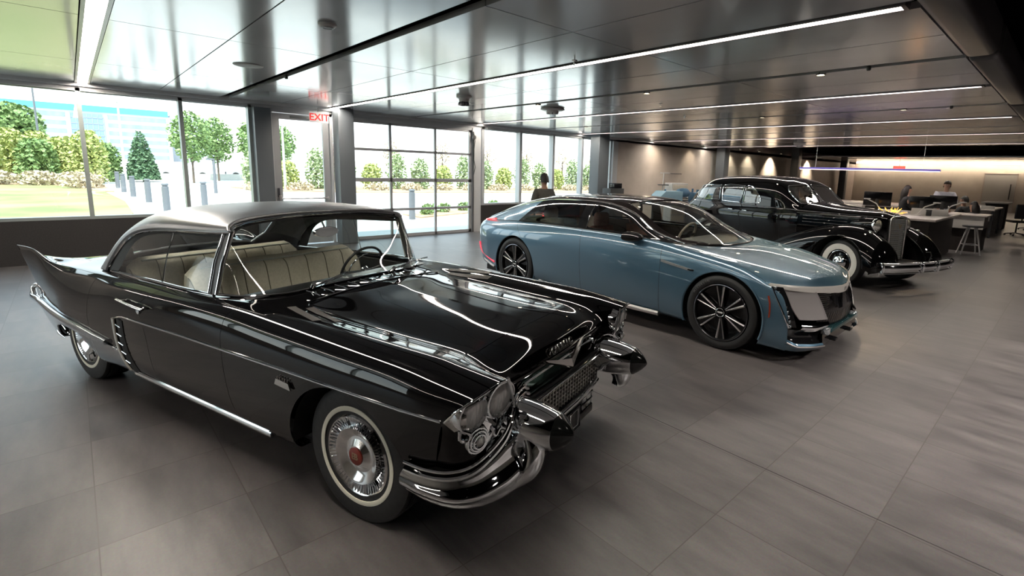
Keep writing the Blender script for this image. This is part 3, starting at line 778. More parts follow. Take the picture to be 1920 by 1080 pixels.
    # scoop recess with chrome surround
    b = MB(); b.box(.40, .485, -.50, .50, .56, .75); b.build('scoop_cavity', DARK, T, smooth=False)
    out = [(-.40, .712), (-.41, .69), (-.33, .595), (-.30, .588), (.30, .588), (.33, .595), (.41, .69), (.40, .712), (.36, .72), (-.36, .72)]
    b = MB(); b.tube([(.586 if z > .65 else .572, y, z) for y, z in crv(out, 4, True)], .008, 8, closed=True); b.build('scoop_surround', CHROME, T)
    b = MB()
    b.grid([[(.545, y, .60), (.50, y, .66), (.53, y, .72)] for y in [-.39 + .78 * k / 12 for k in range(13)]]); b.build('scoop_liner', mat('chrome_teal_reflection', (.45, .66, .62), .10, .8), T, sol=0)  # teal reflection put into the colour of the chrome liner
    for s in (1, -1): MB().box(.50, .56, s * .39, s * .54, .58, .75, .01).build('scoop_side', BP, T)
    b = MB()
    rows = []
    for k in range(25):
        y = -.50 + k * 1.0 / 24; e = (abs(y) / .5) ** 4 * .02
        rows.append(crv([(.545, y, .592 + e), (.60, y, .60 + e), (.638, y, .625 + e), (.640, y, .645 + e), (.60, y, .652 + e), (.55, y, .640 + e)], 3))
    # black body-coloured bar with bright lower edge
    b.grid([[(p[0], p[1], p[2] + .0) for p in r] for r in rows]); b.build('upper_bumper_bar', BP, T)
    b = MB(); b.tube([(.645, -.50 + k * 1.0 / 20, .625) for k in range(21)], .006, 8); b.build('bar_moulding', CHROME, T)
    # cross-hatched grille
    GR = mat('grille_silver', (.66, .64, .60), .4, .7)
    g0 = empty('grille', (0, 0, 0)); g0.parent = T
    b = MB(); b.box(.53, .55, -.50, .50, .42, .62); b.build('grille_backing', DARK, g0, smooth=False)
    b = MB()
    for k in range(27):
        y = -.468 + k * .036
        b.box(.59, .612, y - .0035, y + .0035, .44, .60)
    for k in range(7):
        z = .45 + k * .0245; b.box(.59, .608, -.47, .47, z - .003, z + .003)
    b.build('grille_mesh', GR, g0, smooth=False)
    b = MB()
    for k in range(13):
        y = -.42 + k * .07; b.cyl((.60, y, .27), (.60, y, .41), .0045, n=6)
    for z in (.27, .32, .365, .41): b.cyl((.605, -.42, z), (.605, .42, z), .0055, n=6)
    b.build('lower_grid', CHROME, g0)
    b = MB(); b.tube(crv([(.62, -.45, .435), (.64, -.25, .43), (.645, 0, .43), (.64, .25, .43), (.62, .45, .435)], 6), .016, 10); b.build('lower_bumper_bar', CHROME, T)
    b = MB(); b.box(.63, .64, -.16, .16, .24, .40, .004); b.build('plate_backing', DARKM, T)
    b = MB()
    for (y0, y1, z0, z1) in ((-.15, .15, .25, .39), (-.12, -.02, .27, .37), (.02, .12, .27, .37)):
        b.tube([(.645, y0, z0), (.645, y1, z0), (.645, y1, z1), (.645, y0, z1)], .004, 6, closed=True)
    b.build('plate_frame', CHROME, T)
    b = MB(); b.box(.45, .60, -.46, .46, .20, .26, .02); b.build('valance', DARKM, T)
    # V emblem and letters
    b = MB()
    for s in (1, -1):
        q = [(.590, s * .240, .778), (.596, s * .215, .760), (.640, 0, .676), (.630, 0, .722), (.610, s * .11, .744)]
        n_ = len(q); v = list(q) + [(x + .020, y, z + .012) for x, y, z in q]
        b.add(v, [tuple(range(n_)), tuple(range(n_, 2 * n_))] + [(i, (i + 1) % n_, (i + 1) % n_ + n_, i + n_) for i in range(n_)])
    b.build('v_emblem', mat('soft_chrome', (.62, .60, .58), .22, 1), T, ang=20)
    text_obj('hood_lettering', 'CADILLAC', .052, mat('lettering_chrome', (.85, .85, .82), .2, 1), T, basis((.586, -.0, .796), (0, 1, 0), (-.45, 0, .9)), .004, .003, 1.0)
    # ---- front bumper wings and bullets
    for s in (1, -1):
        up_ = crv([(0.30,-.965,.475),(.42,-.955,.470),(.53,-.925,.478),(.605,-.865,.500),(.645,-.775,.545),(.665,-.70,.600),(.665,-.645,.665),(.63,-.56,.705),(.60,-.45,.700),(.60,-.40,.68)], 6)
        b = MB()
        for dz, r in ((.012, .0085), (-.016, .011)):
            b.tube([(x + (.006 if dz < 0 else 0), s * y * (1 + (.004 if dz < 0 else 0)), z + dz) for x, y, z in up_], r, 8)
        b.build('bumper_moulding', CHROME, T)
        tp = crv([(0.30,-.965,.462),(.42,-.955,.455),(.53,-.925,.462),(.61,-.86,.482),(.655,-.77,.525),(.675,-.69,.555),(.69,-.61,.56)], 6)
        md = crv([(0.30,-.995,.40),(.42,-.99,.39),(.56,-.96,.385),(.655,-.885,.39),(.715,-.78,.41),(.735,-.69,.425),(.745,-.61,.44)], 6)
        bt = crv([(0.32,-.955,.345),(.42,-.945,.325),(.54,-.915,.315),(.63,-.85,.315),(.69,-.755,.325),(.715,-.67,.335),(.73,-.60,.35)], 6)
        inn = crv([(0.34,-.90,.36),(.42,-.89,.34),(.52,-.86,.33),(.59,-.80,.33),(.63,-.72,.34),(.65,-.66,.35),(.67,-.6,.36)], 6)
        tin = [(x - .05, y * .96, z - .02) for x, y, z in tp]
        rows = []
        for a0, a1, a2, a3, a4 in zip(tin, tp, md, bt, inn):
            c_ = crv([a0, a1, tuple(.45 * a1[k] + .55 * a2[k] - (.012 if k == 0 else 0) for k in range(3)), a2, tuple(.5 * a2[k] + .5 * a3[k] for k in range(3)), a3, a4], 4)
            rows.append([(x, s * y, z) for x, y, z in c_])
        b = MB(); b.grid(rows)
        b.add([rows[0][k] for k in range(len(rows[0]))], [tuple(range(len(rows[0])))])
        b.build('bumper_wing', CHROME, T)
        # vertical guard under the bullet
        b = MB()
        b.tube([(x, s * y, z) for x, y, z in crv([(.66, -.60, .63), (.72, -.575, .56), (.755, -.585, .47), (.745, -.62, .40), (.70, -.66, .345)], 5)], [.03 + .035 * sin(pi * k / 20) for k in range(21)], 20, flat=(.75, 1.1))
        b.build('bumper_guard', CHROME, T)
        b = MB(); prof = [(.0, .50), (.085, .505), (.106, .55), (.116, .62), (.115, .69), (.108, .75), (.098, .80), (.088, .843), (.085, .847)]
        b.lathe([(r, h) for r, h in prof], c=(0, s * -.525, .585), ax='x', n=40); o = b.build('bumper_bullet', CHROME, T)
        MB().lathe([(.086, .848), (.083, .855), (.064, .880), (.043, .903), (.020, .923), (.006, .931), (0, .932)], c=(0, s * -.525, .585), ax='x', n=40).build('rubber_tip', mat('black_gloss_rubber', (.008, .009, .009), .12), o)
    # ---- side trims
    for s in (1, -1):
        def sidepath(tab, off):
            out = []
            for (x, z) in tab:
                # outward y on the body side at (x,z)
                best = min(((abs(p[0] - x) + abs(p[2] - z)), p) for r in SIDE for p in r)[1]
                out.append((x, s * (best[1] - off), z))
            return out
        SIDE = [r[:60] for r in P]
        SIDE = [[p for p in r if p[1] < -.80] for r in SIDE]
        tr = sidepath([(.52, .742)] + [(.3 - .2 * k, .742 - .0008 * k * k * .2) for k in range(14)] + [(-2.36, .705)], .003)
        MB().tube(tr, .0065, 8).build('side_moulding', CHROME, T)
        rk = [(x, s * -.915, .272) for x in [-.77 - .080 * k for k in range(21)]]
        b = MB(); b.tube(rk, .022, 12, flat=(1.0, .6)); b.tube([(x, s * -.93, z + .028) for x, y, z in rk], .005, 6); b.build('rocker_moulding', CHROME, T)
        # rear bumper blade running along the quarter
        bl = sidepath([(-2.66 - .1 * k, .458 + (.002 * k)) for k in range(18)], .012) + [(-4.50, s * -.84, .50), (-4.70, s * -.80, .505)]
        n_ = len(bl); b = MB()
        b.tube(bl, [.020 + .012 * min(1, k / 6) for k in range(n_ - 1)] + [.012], 14, flat=(1.0, .8)); b.build('rear_bumper_blade', STEEL, T)
        b = MB(); b.tube(crv([(-4.46, s * -.84, .50), (-4.55, s * -.82, .57), (-4.50, s * -.80, .60), (-4.42, s * -.80, .585)], 5), .022, 10); b.build('exhaust_pod', CHROME, T)
        b = MB()
        lower = [[(x, s * -y, z) for x, y, z in ((xx, .855 - max(0, -xx - 4.1) * .12, .46), (xx + .01, .86 - max(0, -xx - 4.1) * .12, .40), (xx + .04, .84 - max(0, -xx - 4.1) * .12, .33 + max(0, -xx - 4.0) * .08), (xx + .06, .79, .30 + max(0, -xx - 4.0) * .08))] for xx in [-3.86 - .07 * k for k in range(10)]]
        b.grid([crv(r, 4) for r in lower]); b.build('rear_bumper_end', STEEL, T, sol=0)
        b = MB(); b.tube(crv([(-3.86, s * -.87, .38), (-3.93, s * -.87, .33), (-3.90, s * -.87, .27), (-3.80, s * -.86, .235)], 5), [.014] * 12 + [.010, .008, .006, .003], 8, flat=(1, .7)); b.build('exhaust_hook', CHROME, T)
        # vertical vent on the rear door
        vt = empty('side_vent', (0, 0, 0)); vt.parent = T
        pth = sidepath([(-2.425, .685), (-2.43, .60), (-2.43, .52), (-2.415, .44), (-2.39, .36), (-2.365, .30)], .006)
        MB().tube(crv([(x - .01, y - s * .006, z) for x, y, z in pth], 4), .020, 10, flat=(1, .6)).build('vent_moulding', mat('warm_chrome', (.8, .78, .70), .12, 1), vt)
        b = MB(); rr = crv([(x + .045, y, z) for x, y, z in pth], 4)
        b.tube([(x + .012, y + s * .003, z) for x, y, z in rr], .046, 8, flat=(1.0, .16)); b.build('vent_recess', DARK, vt)
        b = MB()
        for k in range(5):
            z = .64 - k * .066; x = -2.435 + (.0 if k < 3 else .012 * (k - 2) ** 1.3)
            yy = sidepath([(x + .05, z)], .011)[0][1]; b.tube([(x, yy, z + .004), (x + .085, yy, z - .008)], .004, 6)
        b.build('vent_bars', CHROME, vt)
        hp = sidepath([(-2.06, .835), (-2.2, .84)], .03)
        b = MB(); b.tube([(-1.93, hp[0][1], .832), (-2.02, hp[0][1] - s * .008, .838), (-2.14, hp[0][1] - s * .006, .842), (-2.30, hp[1][1], .845)], .011, 10, flat=(.7, 1)); b.tube([(-1.97, hp[0][1], .834), (-1.97, hp[0][1] + s * .03, .83)], .01, 8); b.tube([(-2.25, hp[1][1], .842), (-2.25, hp[1][1] + s * .03, .84)], .01, 8); b.lathe([(.018, .0), (.02, .012), (0, .016)], c=(-2.05, hp[0][1] + s * .03, .80), ax='-y' if s == 1 else 'y', n=16)
        b.build('door_handle', CHROME, T)
        yb = sidepath([(-.52, .665)], .004)[0][1]
        b = MB(); b.prism([(-.59, .652), (-.46, .643), (-.475, .678), (-.575, .685)], yb - s * .002, yb - s * .010)
        for k in range(5): b.cyl((-.565 + k * .021, yb - s * .006, .685), (-.565 + k * .021, yb - s * .006, .698), .004, n=6)
        b.build('fender_crest', mat('soft_chrome'), T, ang=30)
    # cowl louvres: body-coloured band with chrome ribs
    b = MB()
    for k in range(10):
        y = -.50 + k * .105; b.tube([(-1.0, y, .992), (-.93, y + .01, .985), (-.885, y + .012, .975)], .0042, 6)
    b.build('cowl_ribs', CHROME, T)
    b = MB(); b.tube([(-.868 - .012 * (1 - (k - 10) ** 2 / 100) * 0, -.58 + k * .058, .955 + .03 * (1 - ((k - 10) / 10) ** 2)) for k in range(21)], .006, 8); b.build('hood_rear_moulding', CHROME, T)
    for s in (1, -1):
        b = MB()
        def topz(x, y): return min(((p[0] - x) ** 2 + (p[1] + abs(y)) ** 2, p[2]) for p in TOPP)[1]
        TOPP = [p for p in full[0] if p[2] > .86 and -1.1 < p[0] < 0]
        for (x0, y0, x1, y1) in ((-.86, .70, -.50, .79), (-.80, .625, -.44, .70)):
            rows = []
            for k in range(9):
                t = k / 8; x = x0 + (x1 - x0) * t; y = y0 + (y1 - y0) * t
                rows.append([(x, -s * (y + d), topz(x, y + d) + .0035) for d in (-.028, 0, .028)])
            b.grid(rows)
        b.build('fender_vent_mesh', noise_mat('vent_mesh', (.03, .03, .03), (.10, .09, .085), 400, .5, .3), T, sol=0)
    # ---- greenhouse
    SS = noise_mat('brushed_stainless_roof', (0.33, 0.33, 0.34), (0.36, 0.36, 0.37), 30, 0.33, 1.0, rough2=.36, stretch=(.1, 6, 1))
    rr = [
     [(-1.405,.715,1.352),(-1.44,.690,1.378),(-1.53,.56,1.400),(-1.60,.28,1.412),(-1.62,0,1.415)],
     [(-1.62,.735,1.338),(-1.63,.70,1.378),(-1.69,.56,1.420),(-1.74,.28,1.437),(-1.75,0,1.441)],
     [(-1.95,.742,1.322),(-1.95,.705,1.370),(-1.96,.56,1.425),(-1.97,.28,1.448),(-1.97,0,1.453)],
     [(-2.30,.745,1.298),(-2.30,.708,1.350),(-2.30,.56,1.412),(-2.30,.28,1.438),(-2.30,0,1.443)],
     [(-2.55,.750,1.255),(-2.56,.712,1.305),(-2.58,.56,1.375),(-2.58,.28,1.405),(-2.58,0,1.410)],
     [(-2.72,.758,1.185),(-2.76,.720,1.230),(-2.82,.56,1.305),(-2.84,.28,1.340),(-2.85,0,1.346)],
     [(-2.84,.770,1.095),(-2.91,.735,1.130),(-3.01,.57,1.190),(-3.06,.28,1.215),(-3.07,0,1.220)],
     [(-2.93,.785,1.00),(-3.03,.752,1.02),(-3.17,.585,1.055),(-3.25,.29,1.075),(-3.26,0,1.08)],
     [(-2.98,.795,.925),(-3.11,.775,.925),(-3.29,.60,.935),(-3.40,.30,.945),(-3.42,0,.945)],
    ]
    R_ = [[(x, -y, z) for x, y, z in r] for r in surf(rr, 10, 8)]
    rv = gridmesh(R_)
    rw = poly_sdf([(-2.84, .3), (-2.835, -.30), (-2.86, -.50), (-2.97, -.555), (-3.16, -.56), (-3.30, -.50), (-3.355, -.3), (-3.37, .3)])
    glassr, rv = split(rv, lambda p: rw(p[0], p[1]), .001)
    pnl('steel_roof', rv, SS, T, sol=.02, both=True, ang=60)
    CG = glass_mat('tinted_car_glass', (.86, .90, .89), 1.0)
    pnl('rear_window', glassr, CG, T, sol=0, both=True)
    hl_ = MB(); hl_.grid([[(x * .995 - .01, y * .96, z - .035) for x, y, z in r] for r in R_[:66]]); v, f = mirror(hl_.v, hl_.f); hl_.add(v, f); 
    v, f = clip(hl_.v, hl_.f, lambda p: -rw(p[0], -abs(p[1])) )
    MB().add(v, f).build('headliner', noise_mat('grey_headliner', (.05, .05, .052), (.07, .07, .07), 30, .8), T, recalc=False)
    wb = [(-1.40,.828,.978),(-1.24,.735,.968),(-1.12,.53,.970),(-1.085,.27,.982),(-1.08,0,.988)]
    wm = [(-1.405,.775,1.17),(-1.33,.70,1.175),(-1.28,.51,1.18),(-1.26,.26,1.19),(-1.255,0,1.195)]
    wt = [(-1.408,.705,1.350),(-1.46,.665,1.374),(-1.53,.53,1.392),(-1.59,.27,1.404),(-1.61,0,1.408)]
    WS = [[(x, -y, z) for x, y, z in r] for r in surf([wb, wm, wt], 10, 8)]
    pnl('windshield', gridmesh(WS), CG, T, sol=0, both=True, ang=80)
    def symtube(rows, r, name, m, n=8, off=(0, 0, 0), **k):
        p1 = [(x + off[0], -y + off[1], z + off[2]) for x, y, z in rows]; p2 = [(x, -y, z) for x, y, z in reversed(p1)][1:]
        return MB().tube(p1 + p2, r, n, **k).build(name, m, T)
    symtube(crv(wb, 8), .009, 'windshield_base_moulding', CHROME)
    symtube(crv(wt, 8), .009, 'windshield_top_moulding', CHROME)
    for s in (1, -1):
        f_ = lambda pts: [(x, s * -y, z) for x, y, z in pts]
        b = MB()
        b.tube(f_([(-1.40,.828,.975),(-1.405,.775,1.17),(-1.408,.705,1.355)]), .014, 10)
        b.tube(f_([(-1.475,.835,.975),(-1.48,.785,1.17),(-1.475,.722,1.335)]), .010, 10); b.build('front_pillar', CHROME, T)
        b = MB(); b.grid([[(-1.405, s * -.825, .97), (-1.475, s * -.832, .97)], [(-1.41, s * -.77, 1.17), (-1.478, s * -.782, 1.17)], [(-1.41, s * -.70, 1.35), (-1.475, s * -.718, 1.34)]]); b.build('pillar_filler', DARKM, T, sol=0)
        edge = f_([(-1.405,.715,1.350),(-1.62,.737,1.334),(-1.95,.745,1.318),(-2.30,.748,1.292),(-2.55,.753,1.248),(-2.72,.760,1.18),(-2.84,.772,1.09),(-2.93,.787,.995),(-2.985,.797,.925)])
        MB().tube(crv(edge, 5), .009, 8).build('drip_moulding', CHROME, T)
        belt = f_([(-1.42,.835,.968),(-1.8,.845,.966),(-2.2,.825,.955),(-2.6,.80,.935),(-2.95,.79,.925)])
        MB().tube(crv(belt, 5), .010, 8).build('belt_moulding', CHROME, T)
        # black seal inside the roof edge
        gt = crv([(-1.50,.722,1.318),(-1.95,.735,1.300),(-2.28,.738,1.272),(-2.48,.742,1.232),(-2.62,.750,1.17),(-2.72,.765,1.08),(-2.79,.782,.985),(-2.83,.79,.94)], 5)
        go = crv([(-1.50,.725,1.335),(-1.95,.742,1.318),(-2.30,.745,1.290),(-2.55,.750,1.245),(-2.72,.757,1.175),(-2.84,.769,1.085),(-2.93,.784,.99),(-2.975,.795,.935)], 5)
        MB().grid([f_(list(gt)), f_(list(go))]).build('window_seal', mat('black_seal', (.006, .006, .006), .5), T, sol=0)
        gb = crv([(-1.49,.835,.968),(-1.8,.842,.966),(-2.1,.83,.957),(-2.35,.815,.948),(-2.55,.805,.938),(-2.68,.797,.932),(-2.78,.792,.93),(-2.83,.79,.93)], 5)
        rows = [f_(gb), f_([tuple((a[k] + c[k]) / 2 for k in range(3)) for a, c in zip(gb, gt)]), f_(gt)]
        rows[1] = [(x, y * 1.012, z) for x, y, z in rows[1]]
        MB().grid(rows).build('side_window', CG, T, sol=0)
        MB().tube(f_([(-2.06,.835,.96),(-2.06,.79,1.14),(-2.06,.74,1.295)]), .0045, 6).build('window_divider', CHROME, T)
    # ---- interior
    SEAT = noise_mat('seat_fabric', (.60, .55, .44), (.68, .62, .50), 60, .75)
    PIPE = mat('seat_piping', (.55, .56, .50), .5)
    for (x, z0, zt, nm) in ((-1.98, .42, 1.035, 'front_seat'), (-2.86, .42, .99, 'rear_seat')):
        so = empty(nm, (0, 0, 0)); so.parent = T
        hw = .70; rows = []
        for k in range(33):
            y = -hw + 2 * hw * k / 32
            rib = .016 * abs(sin(k * pi / 4)) ; e = max(0, (abs(y) - .60) / .10); e = e * e * .06; dip = -.02 * math.exp(-(y / .08) ** 2)
            rows.append(crv([(x + .16, y, z0), (x + .115 + rib, y, z0 + .18), (x + .05 + rib, y, zt - .16), (x + .02 + rib, y, zt - .04 - e + dip), (x - .03, y, zt - e + dip), (x - .09, y, zt - .03 - e), (x - .12, y, z0)], 3))
        b = MB(); rows0 = rows; b.grid(rows); b.add(rows[0], [tuple(range(len(rows[0])))]); b.add(rows[-1], [tuple(range(len(rows[-1])))]); b.build('backrest', SEAT, so)
        b = MB(); rows = []
        for k in range(25):
            y = -hw + 2 * hw * k / 24
            rows.append(crv([(x + .10, y, z0 - .05), (x + .10, y, z0 + .12), (x + .35, y, z0 + .13 + .008 * abs(sin(k * pi / 3))), (x + .56, y, z0 + .11), (x + .60, y, z0 + .03), (x + .58, y, z0 - .06)], 3))
        b.grid(rows); b.build('cushion', SEAT, so)
        b = MB(); b.tube([(x - .01, -.62 + 1.24 * k / 16, zt - .002) for k in range(17)], .008, 6); b.build('piping', PIPE, so)
        b = MB()
        for k in range(0, 33, 4):
            r = rows0[k]; b.tube([(p[0] + .003, p[1], p[2]) for p in r[2:-6]], .0035, 5)
        b.build('pleat_seams', mat('seat_seam', (.16, .14, .10), .8), so)
    b = MB(); b.box(x + 0, x + .1, 0, .01, .3, .31)
    b = MB()
    rows = [crv([(-1.16, y, .965), (-1.30, y, .965), (-1.37, y, .94), (-1.40, y, .88), (-1.33, y, .74), (-1.25, y, .70)], 4) for y in (-.76, -.4, 0, .4, .76)]
    b.grid(rows); b.build('dashboard', mat('dark_dash', (.012, .012, .013), .3), T, sol=0)
    b = MB(); b.box(-3.1, -1.15, -.79, -.76, .3, .93); b.box(-3.1, -1.15, .76, .79, .3, .93); b.build('door_lining', mat('dark_lining', (.02, .02, .021), .6), T, smooth=False)
    b = MB(); b.box(-3.42, -2.98, -.62, .62, .90, .925, .01); b.build('parcel_shelf', mat('dark_lining'), T)
    st_ = empty('steering_wheel', (-1.52, .38, .93)); st_.parent = T; st_.rotation_euler = (0, radians(-68), 0)
    b = MB(); b.tube([(.205 * cos(2 * pi * k / 36), .205 * sin(2 * pi * k / 36), 0) for k in range(36)], .011, 10, closed=True)
    for a in (0, pi): b.tube([(0, 0, -.03), (.1 * cos(a + pi / 2), .1 * sin(a + pi / 2), -.02), (.2 * cos(a + pi / 2), .2 * sin(a + pi / 2), 0)], .009, 8)
    b.build('rim', DARKM, st_)
    b = MB(); b.lathe([(0, -.05), (.035, -.045), (.04, -.02), (.03, -.01), (0, -.008)], n=20); b.tube([(.15 * cos(pi * k / 12 + pi), .15 * sin(pi * k / 12 + pi), -.012) for k in range(13)], .005, 6); b.cyl((0, 0, -.04), (0, 0, -.30), .025, n=12); b.build('hub', CHROME, st_)
    b = MB(); b.tube([(-1.50, 0, 1.36), (-1.47, 0, 1.315), (-1.46, 0, 1.30)], .007, 8); b.lathe([(0, -.012), (.10, -.012), (.11, 0), (.10, .012), (0, .012)], n=24)
    s0 = len(b.v) - 5 * 24
    for i in range(s0, len(b.v)):
        px, py, pz = b.v[i]; b.v[i] = (-1.455 + pz, py, 1.285 + px * .36)
    b.build('rear_view_mirror', CHROME, T)
    # wipers
    for (y0, y1) in ((-.40, .20), (.30, .80)):
        b = MB(); b.cyl((-1.08, y0, .985), (-1.06, y0, 1.01), .016, n=12); b.tube([(-1.065, y0, 1.005), (-1.085, y0 + .15, 1.012), (-1.13, (y0 + y1) / 2, 1.03)], .006, 6)
        b.tube([(-1.075, y0 + .08, .998), (-1.12, (y0 + y1) / 2, 1.02), (-1.14, y1 - .05, 1.02)], .005, 6); b.build('wiper', CHROME, T)
    # ---- wheels
    def mk(par):
        w = tyre(par, .360, .215, .20)
        WW = mat('whitewall_rubber', (.88, .85, .72), .6)
        ring(w, 'whitewall', WW, .236, .260, -.109, .0025)
        b = MB(); b.lathe([(.212, -.075), (.214, -.100), (.206, -.108), (.198, -.102), (.150, -.088), (.148, -.104), (.146, -.110), (.135, -.106), (.110, -.090), (.095, -.084), (.080, -.086), (.060, -.100), (.052, -.106), (0, -.108)], ax='y', n=72); h = b.build('hubcap', mat('wheel_chrome', (.80, .80, .80), .10, 1), w, ang=25)
        b = MB()
        for k in range(60):
            a = 2 * pi * k / 60; c_, s_ = cos(a), sin(a); big = (k % 6 == 0)
            r0, r1 = .152, .199; hh = .108 if not big else .112; w_ = .0022 if not big else .004
            ux, uz = -s_ * w_, c_ * w_
            b.add([(r0 * c_ - ux, -.088, r0 * s_ - uz), (r0 * c_ + ux, -.088, r0 * s_ + uz), (r1 * c_ + ux, -.100, r1 * s_ + uz), (r1 * c_ - ux, -.100, r1 * s_ - uz), (r0 * c_, -hh + .006, r0 * s_), (r1 * c_, -hh, r1 * s_)], [(0, 3, 5, 4), (1, 4, 5, 2), (0, 4, 1), (3, 2, 5)])
        b.build('hubcap_fins', CHROME, h, smooth=False)
        MB().lathe([(.047, -.100), (.047, -.110), (.040, -.113), (0, -.114)], ax='y', n=32).build('centre_medallion', mat('red_medallion', (.22, .03, .02), .3), h)
        text_obj('medallion_letters', 'EB', .046, mat('soft_gold', (.45, .33, .22), .3, 1), h, basis((0, -.1145, 0), (1, 0, 0), (0, 0, 1)), .001, .001, .8)
        return w
    place_wheels(mk, T, [(-.09, -.80, .356), (-.09, .80, .356), (-3.2877, -.78, .356), (-3.2877, .78, .356)])
    return T
build_brougham()
# ================================================================== BLUE MODERN FASTBACK
def arc_text(name, body, r, size, m, parent, y, a0, step):
    """letters set on a circle in the wheel plane (outer face towards -y)"""
    b = MB()
    for i, ch in enumerate(body):
        cu = bpy.data.curves.new('tmp', 'FONT'); cu.body = ch; cu.size = size; cu.extrude = .0008; cu.align_x = 'CENTER'; cu.align_y = 'CENTER'
        o = bpy.data.objects.new('tmp', cu); COL.objects.link(o); bpy.context.view_layer.update()
        me = bpy.data.meshes.new_from_object(o.evaluated_get(bpy.context.evaluated_depsgraph_get()))
        a = a0 - i * step; c_, s_ = cos(a), sin(a)
        # local x -> tangent (clockwise), local y -> radial
        vs = [(r * c_ + v.co.x * s_ + v.co.y * c_, y - v.co.z, r * s_ - v.co.x * c_ + v.co.y * s_) for v in me.vertices]
        b.add(vs, [tuple(p.vertices) for p in me.polygons])
        bpy.data.objects.remove(o); bpy.data.meshes.remove(me); bpy.data.curves.remove(cu)
    return b.build(name, m, parent, smooth=False, recalc=False)
def build_celestiq():
    T = empty('modern_fastback_car', (5.7216, 2.4058, 0), radians(-89.134), 'middle car, metallic blue-grey modern fastback with dark glass roof and black spoked wheels', 'car')
    PB = mat('blue_grey_metallic_paint', (.082, .168, .245), .30, .45, .5, 1.0)
    PB.node_tree.nodes['Principled BSDF'].inputs['Coat IOR'].default_value = 1.7
    BG = mat('black_gloss_trim', (.008, .008, .009), .06)
    A = [
     [(.60,.86,.13),(.655,.905,.155),(.67,.935,.28),(.655,.945,.50),(.585,.935,.68),(.44,.928,.770),(.59,.815,.768),(.715,.60,.748),(.79,.35,.728),(.835,.15,.716),(.845,0,.712)],
     [(.45,.86,.13),(.49,.93,.16),(.50,.963,.29),(.48,.97,.50),(.44,.962,.70),(.34,.945,.805),(.47,.79,.826),(.59,.58,.828),(.66,.35,.83),(.69,.15,.832),(.70,0,.832)],
     [(.1,.86,.13),(.1,.94,.16),(.1,.985,.3),(.1,.995,.5),(.1,.985,.75),(.1,.95,.880),(.18,.80,.905),(.25,.60,.912),(.31,.35,.92),(.34,.15,.924),(.35,0,.925)],
     [(-.3,.86,.17),(-.3,.94,.20),(-.3,.985,.31),(-.3,1.0,.52),(-.3,.99,.78),(-.3,.955,.935),(-.22,.82,.962),(-.15,.62,.968),(-.08,.36,.975),(-.05,.15,.98),(-.04,0,.98)],
     [(-.8,.86,.19),(-.8,.94,.215),(-.8,.98,.31),(-.8,.998,.52),(-.8,.99,.80),(-.8,.955,.975),(-.8,.875,1.025),(-.7,.64,1.005),(-.55,.36,.995),(-.45,.15,.99),(-.42,0,.99)],
     [(-1.4,.86,.19),(-1.4,.94,.215),(-1.4,.975,.31),(-1.4,.992,.52),(-1.4,.988,.80),(-1.4,.955,.985),(-1.4,.885,1.045),(-1.4,.62,1.0),(-1.3,.36,.98),(-1.3,.15,.98),(-1.3,0,.98)],
     [(-2.0,.86,.19),(-2.0,.94,.215),(-2.0,.975,.31),(-2.0,.992,.52),(-2.0,.988,.80),(-2.0,.955,.985),(-2.0,.885,1.045),(-2.0,.62,1.0),(-2.0,.36,.98),(-2.0,.15,.98),(-2.0,0,.98)],
     [(-2.6,.86,.20),(-2.6,.94,.225),(-2.6,.985,.33),(-2.6,1.0,.55),(-2.6,.995,.82),(-2.6,.955,.98),(-2.6,.88,1.04),(-2.6,.62,1.0),(-2.6,.36,.98),(-2.6,.15,.98),(-2.6,0,.98)],
     [(-3.1,.86,.20),(-3.1,.95,.225),(-3.1,.995,.33),(-3.1,1.01,.56),(-3.1,1.0,.84),(-3.1,.95,.97),(-3.1,.868,1.028),(-3.1,.62,1.0),(-3.1,.36,.98),(-3.1,.15,.98),(-3.1,0,.98)],
     [(-3.6,.86,.22),(-3.6,.94,.245),(-3.6,.98,.35),(-3.6,.995,.57),(-3.6,.982,.83),(-3.6,.925,.95),(-3.6,.838,1.008),(-3.6,.62,1.0),(-3.6,.36,.98),(-3.6,.15,.98),(-3.6,0,.98)],
     [(-4.0,.84,.25),(-4.0,.90,.27),(-4.0,.935,.37),(-4.0,.945,.57),(-4.0,.93,.80),(-4.0,.875,.925),(-4.0,.79,.985),(-4.0,.60,1.0),(-4.0,.36,1.0),(-4.0,.15,1.0),(-4.0,0,1.0)],
     [(-4.22,.78,.27),(-4.24,.83,.29),(-4.26,.86,.38),(-4.29,.865,.57),(-4.32,.85,.80),(-4.33,.80,.905),(-4.33,.715,.955),(-4.34,.55,.965),(-4.36,.36,.97),(-4.37,.15,.97),(-4.37,0,.97)],
     [(-4.26,.70,.28),(-4.28,.74,.30),(-4.31,.77,.39),(-4.35,.775,.57),(-4.39,.76,.78),(-4.39,.72,.86),(-4.39,.64,.88),(-4.40,.5,.88),(-4.42,.36,.88),(-4.43,.15,.88),(-4.43,0,.88)],
    ]
    G = [[(x, -y, z) for x, y, z in r] for r in surf(A, 10, 8)]
    vf = gridmesh(G)
    full = (list(vf[0]), list(vf[1]))
    c1_, c2_ = circ(0, .375, .445), circ(-3.293, .375, .445)
    vf = cut(vf, lambda p: c1_(p) if p[1] < -.6 else .1); vf = cut(vf, lambda p: c2_(p) if p[1] < -.6 else .1)
    cab = poly_sdf([(-.45, .3), (-.45, -.2), (-.52, -.45), (-.68, -.70), (-.82, -.835), (-1.5, -.872), (-2.6, -.868), (-3.3, -.84), (-4.0, -.765), (-4.3, -.66), (-4.36, -.4), (-4.36, .3)])
    vf = cut(vf, lambda p: -cab(p[0], p[1]) if p[2] > .93 else .1)
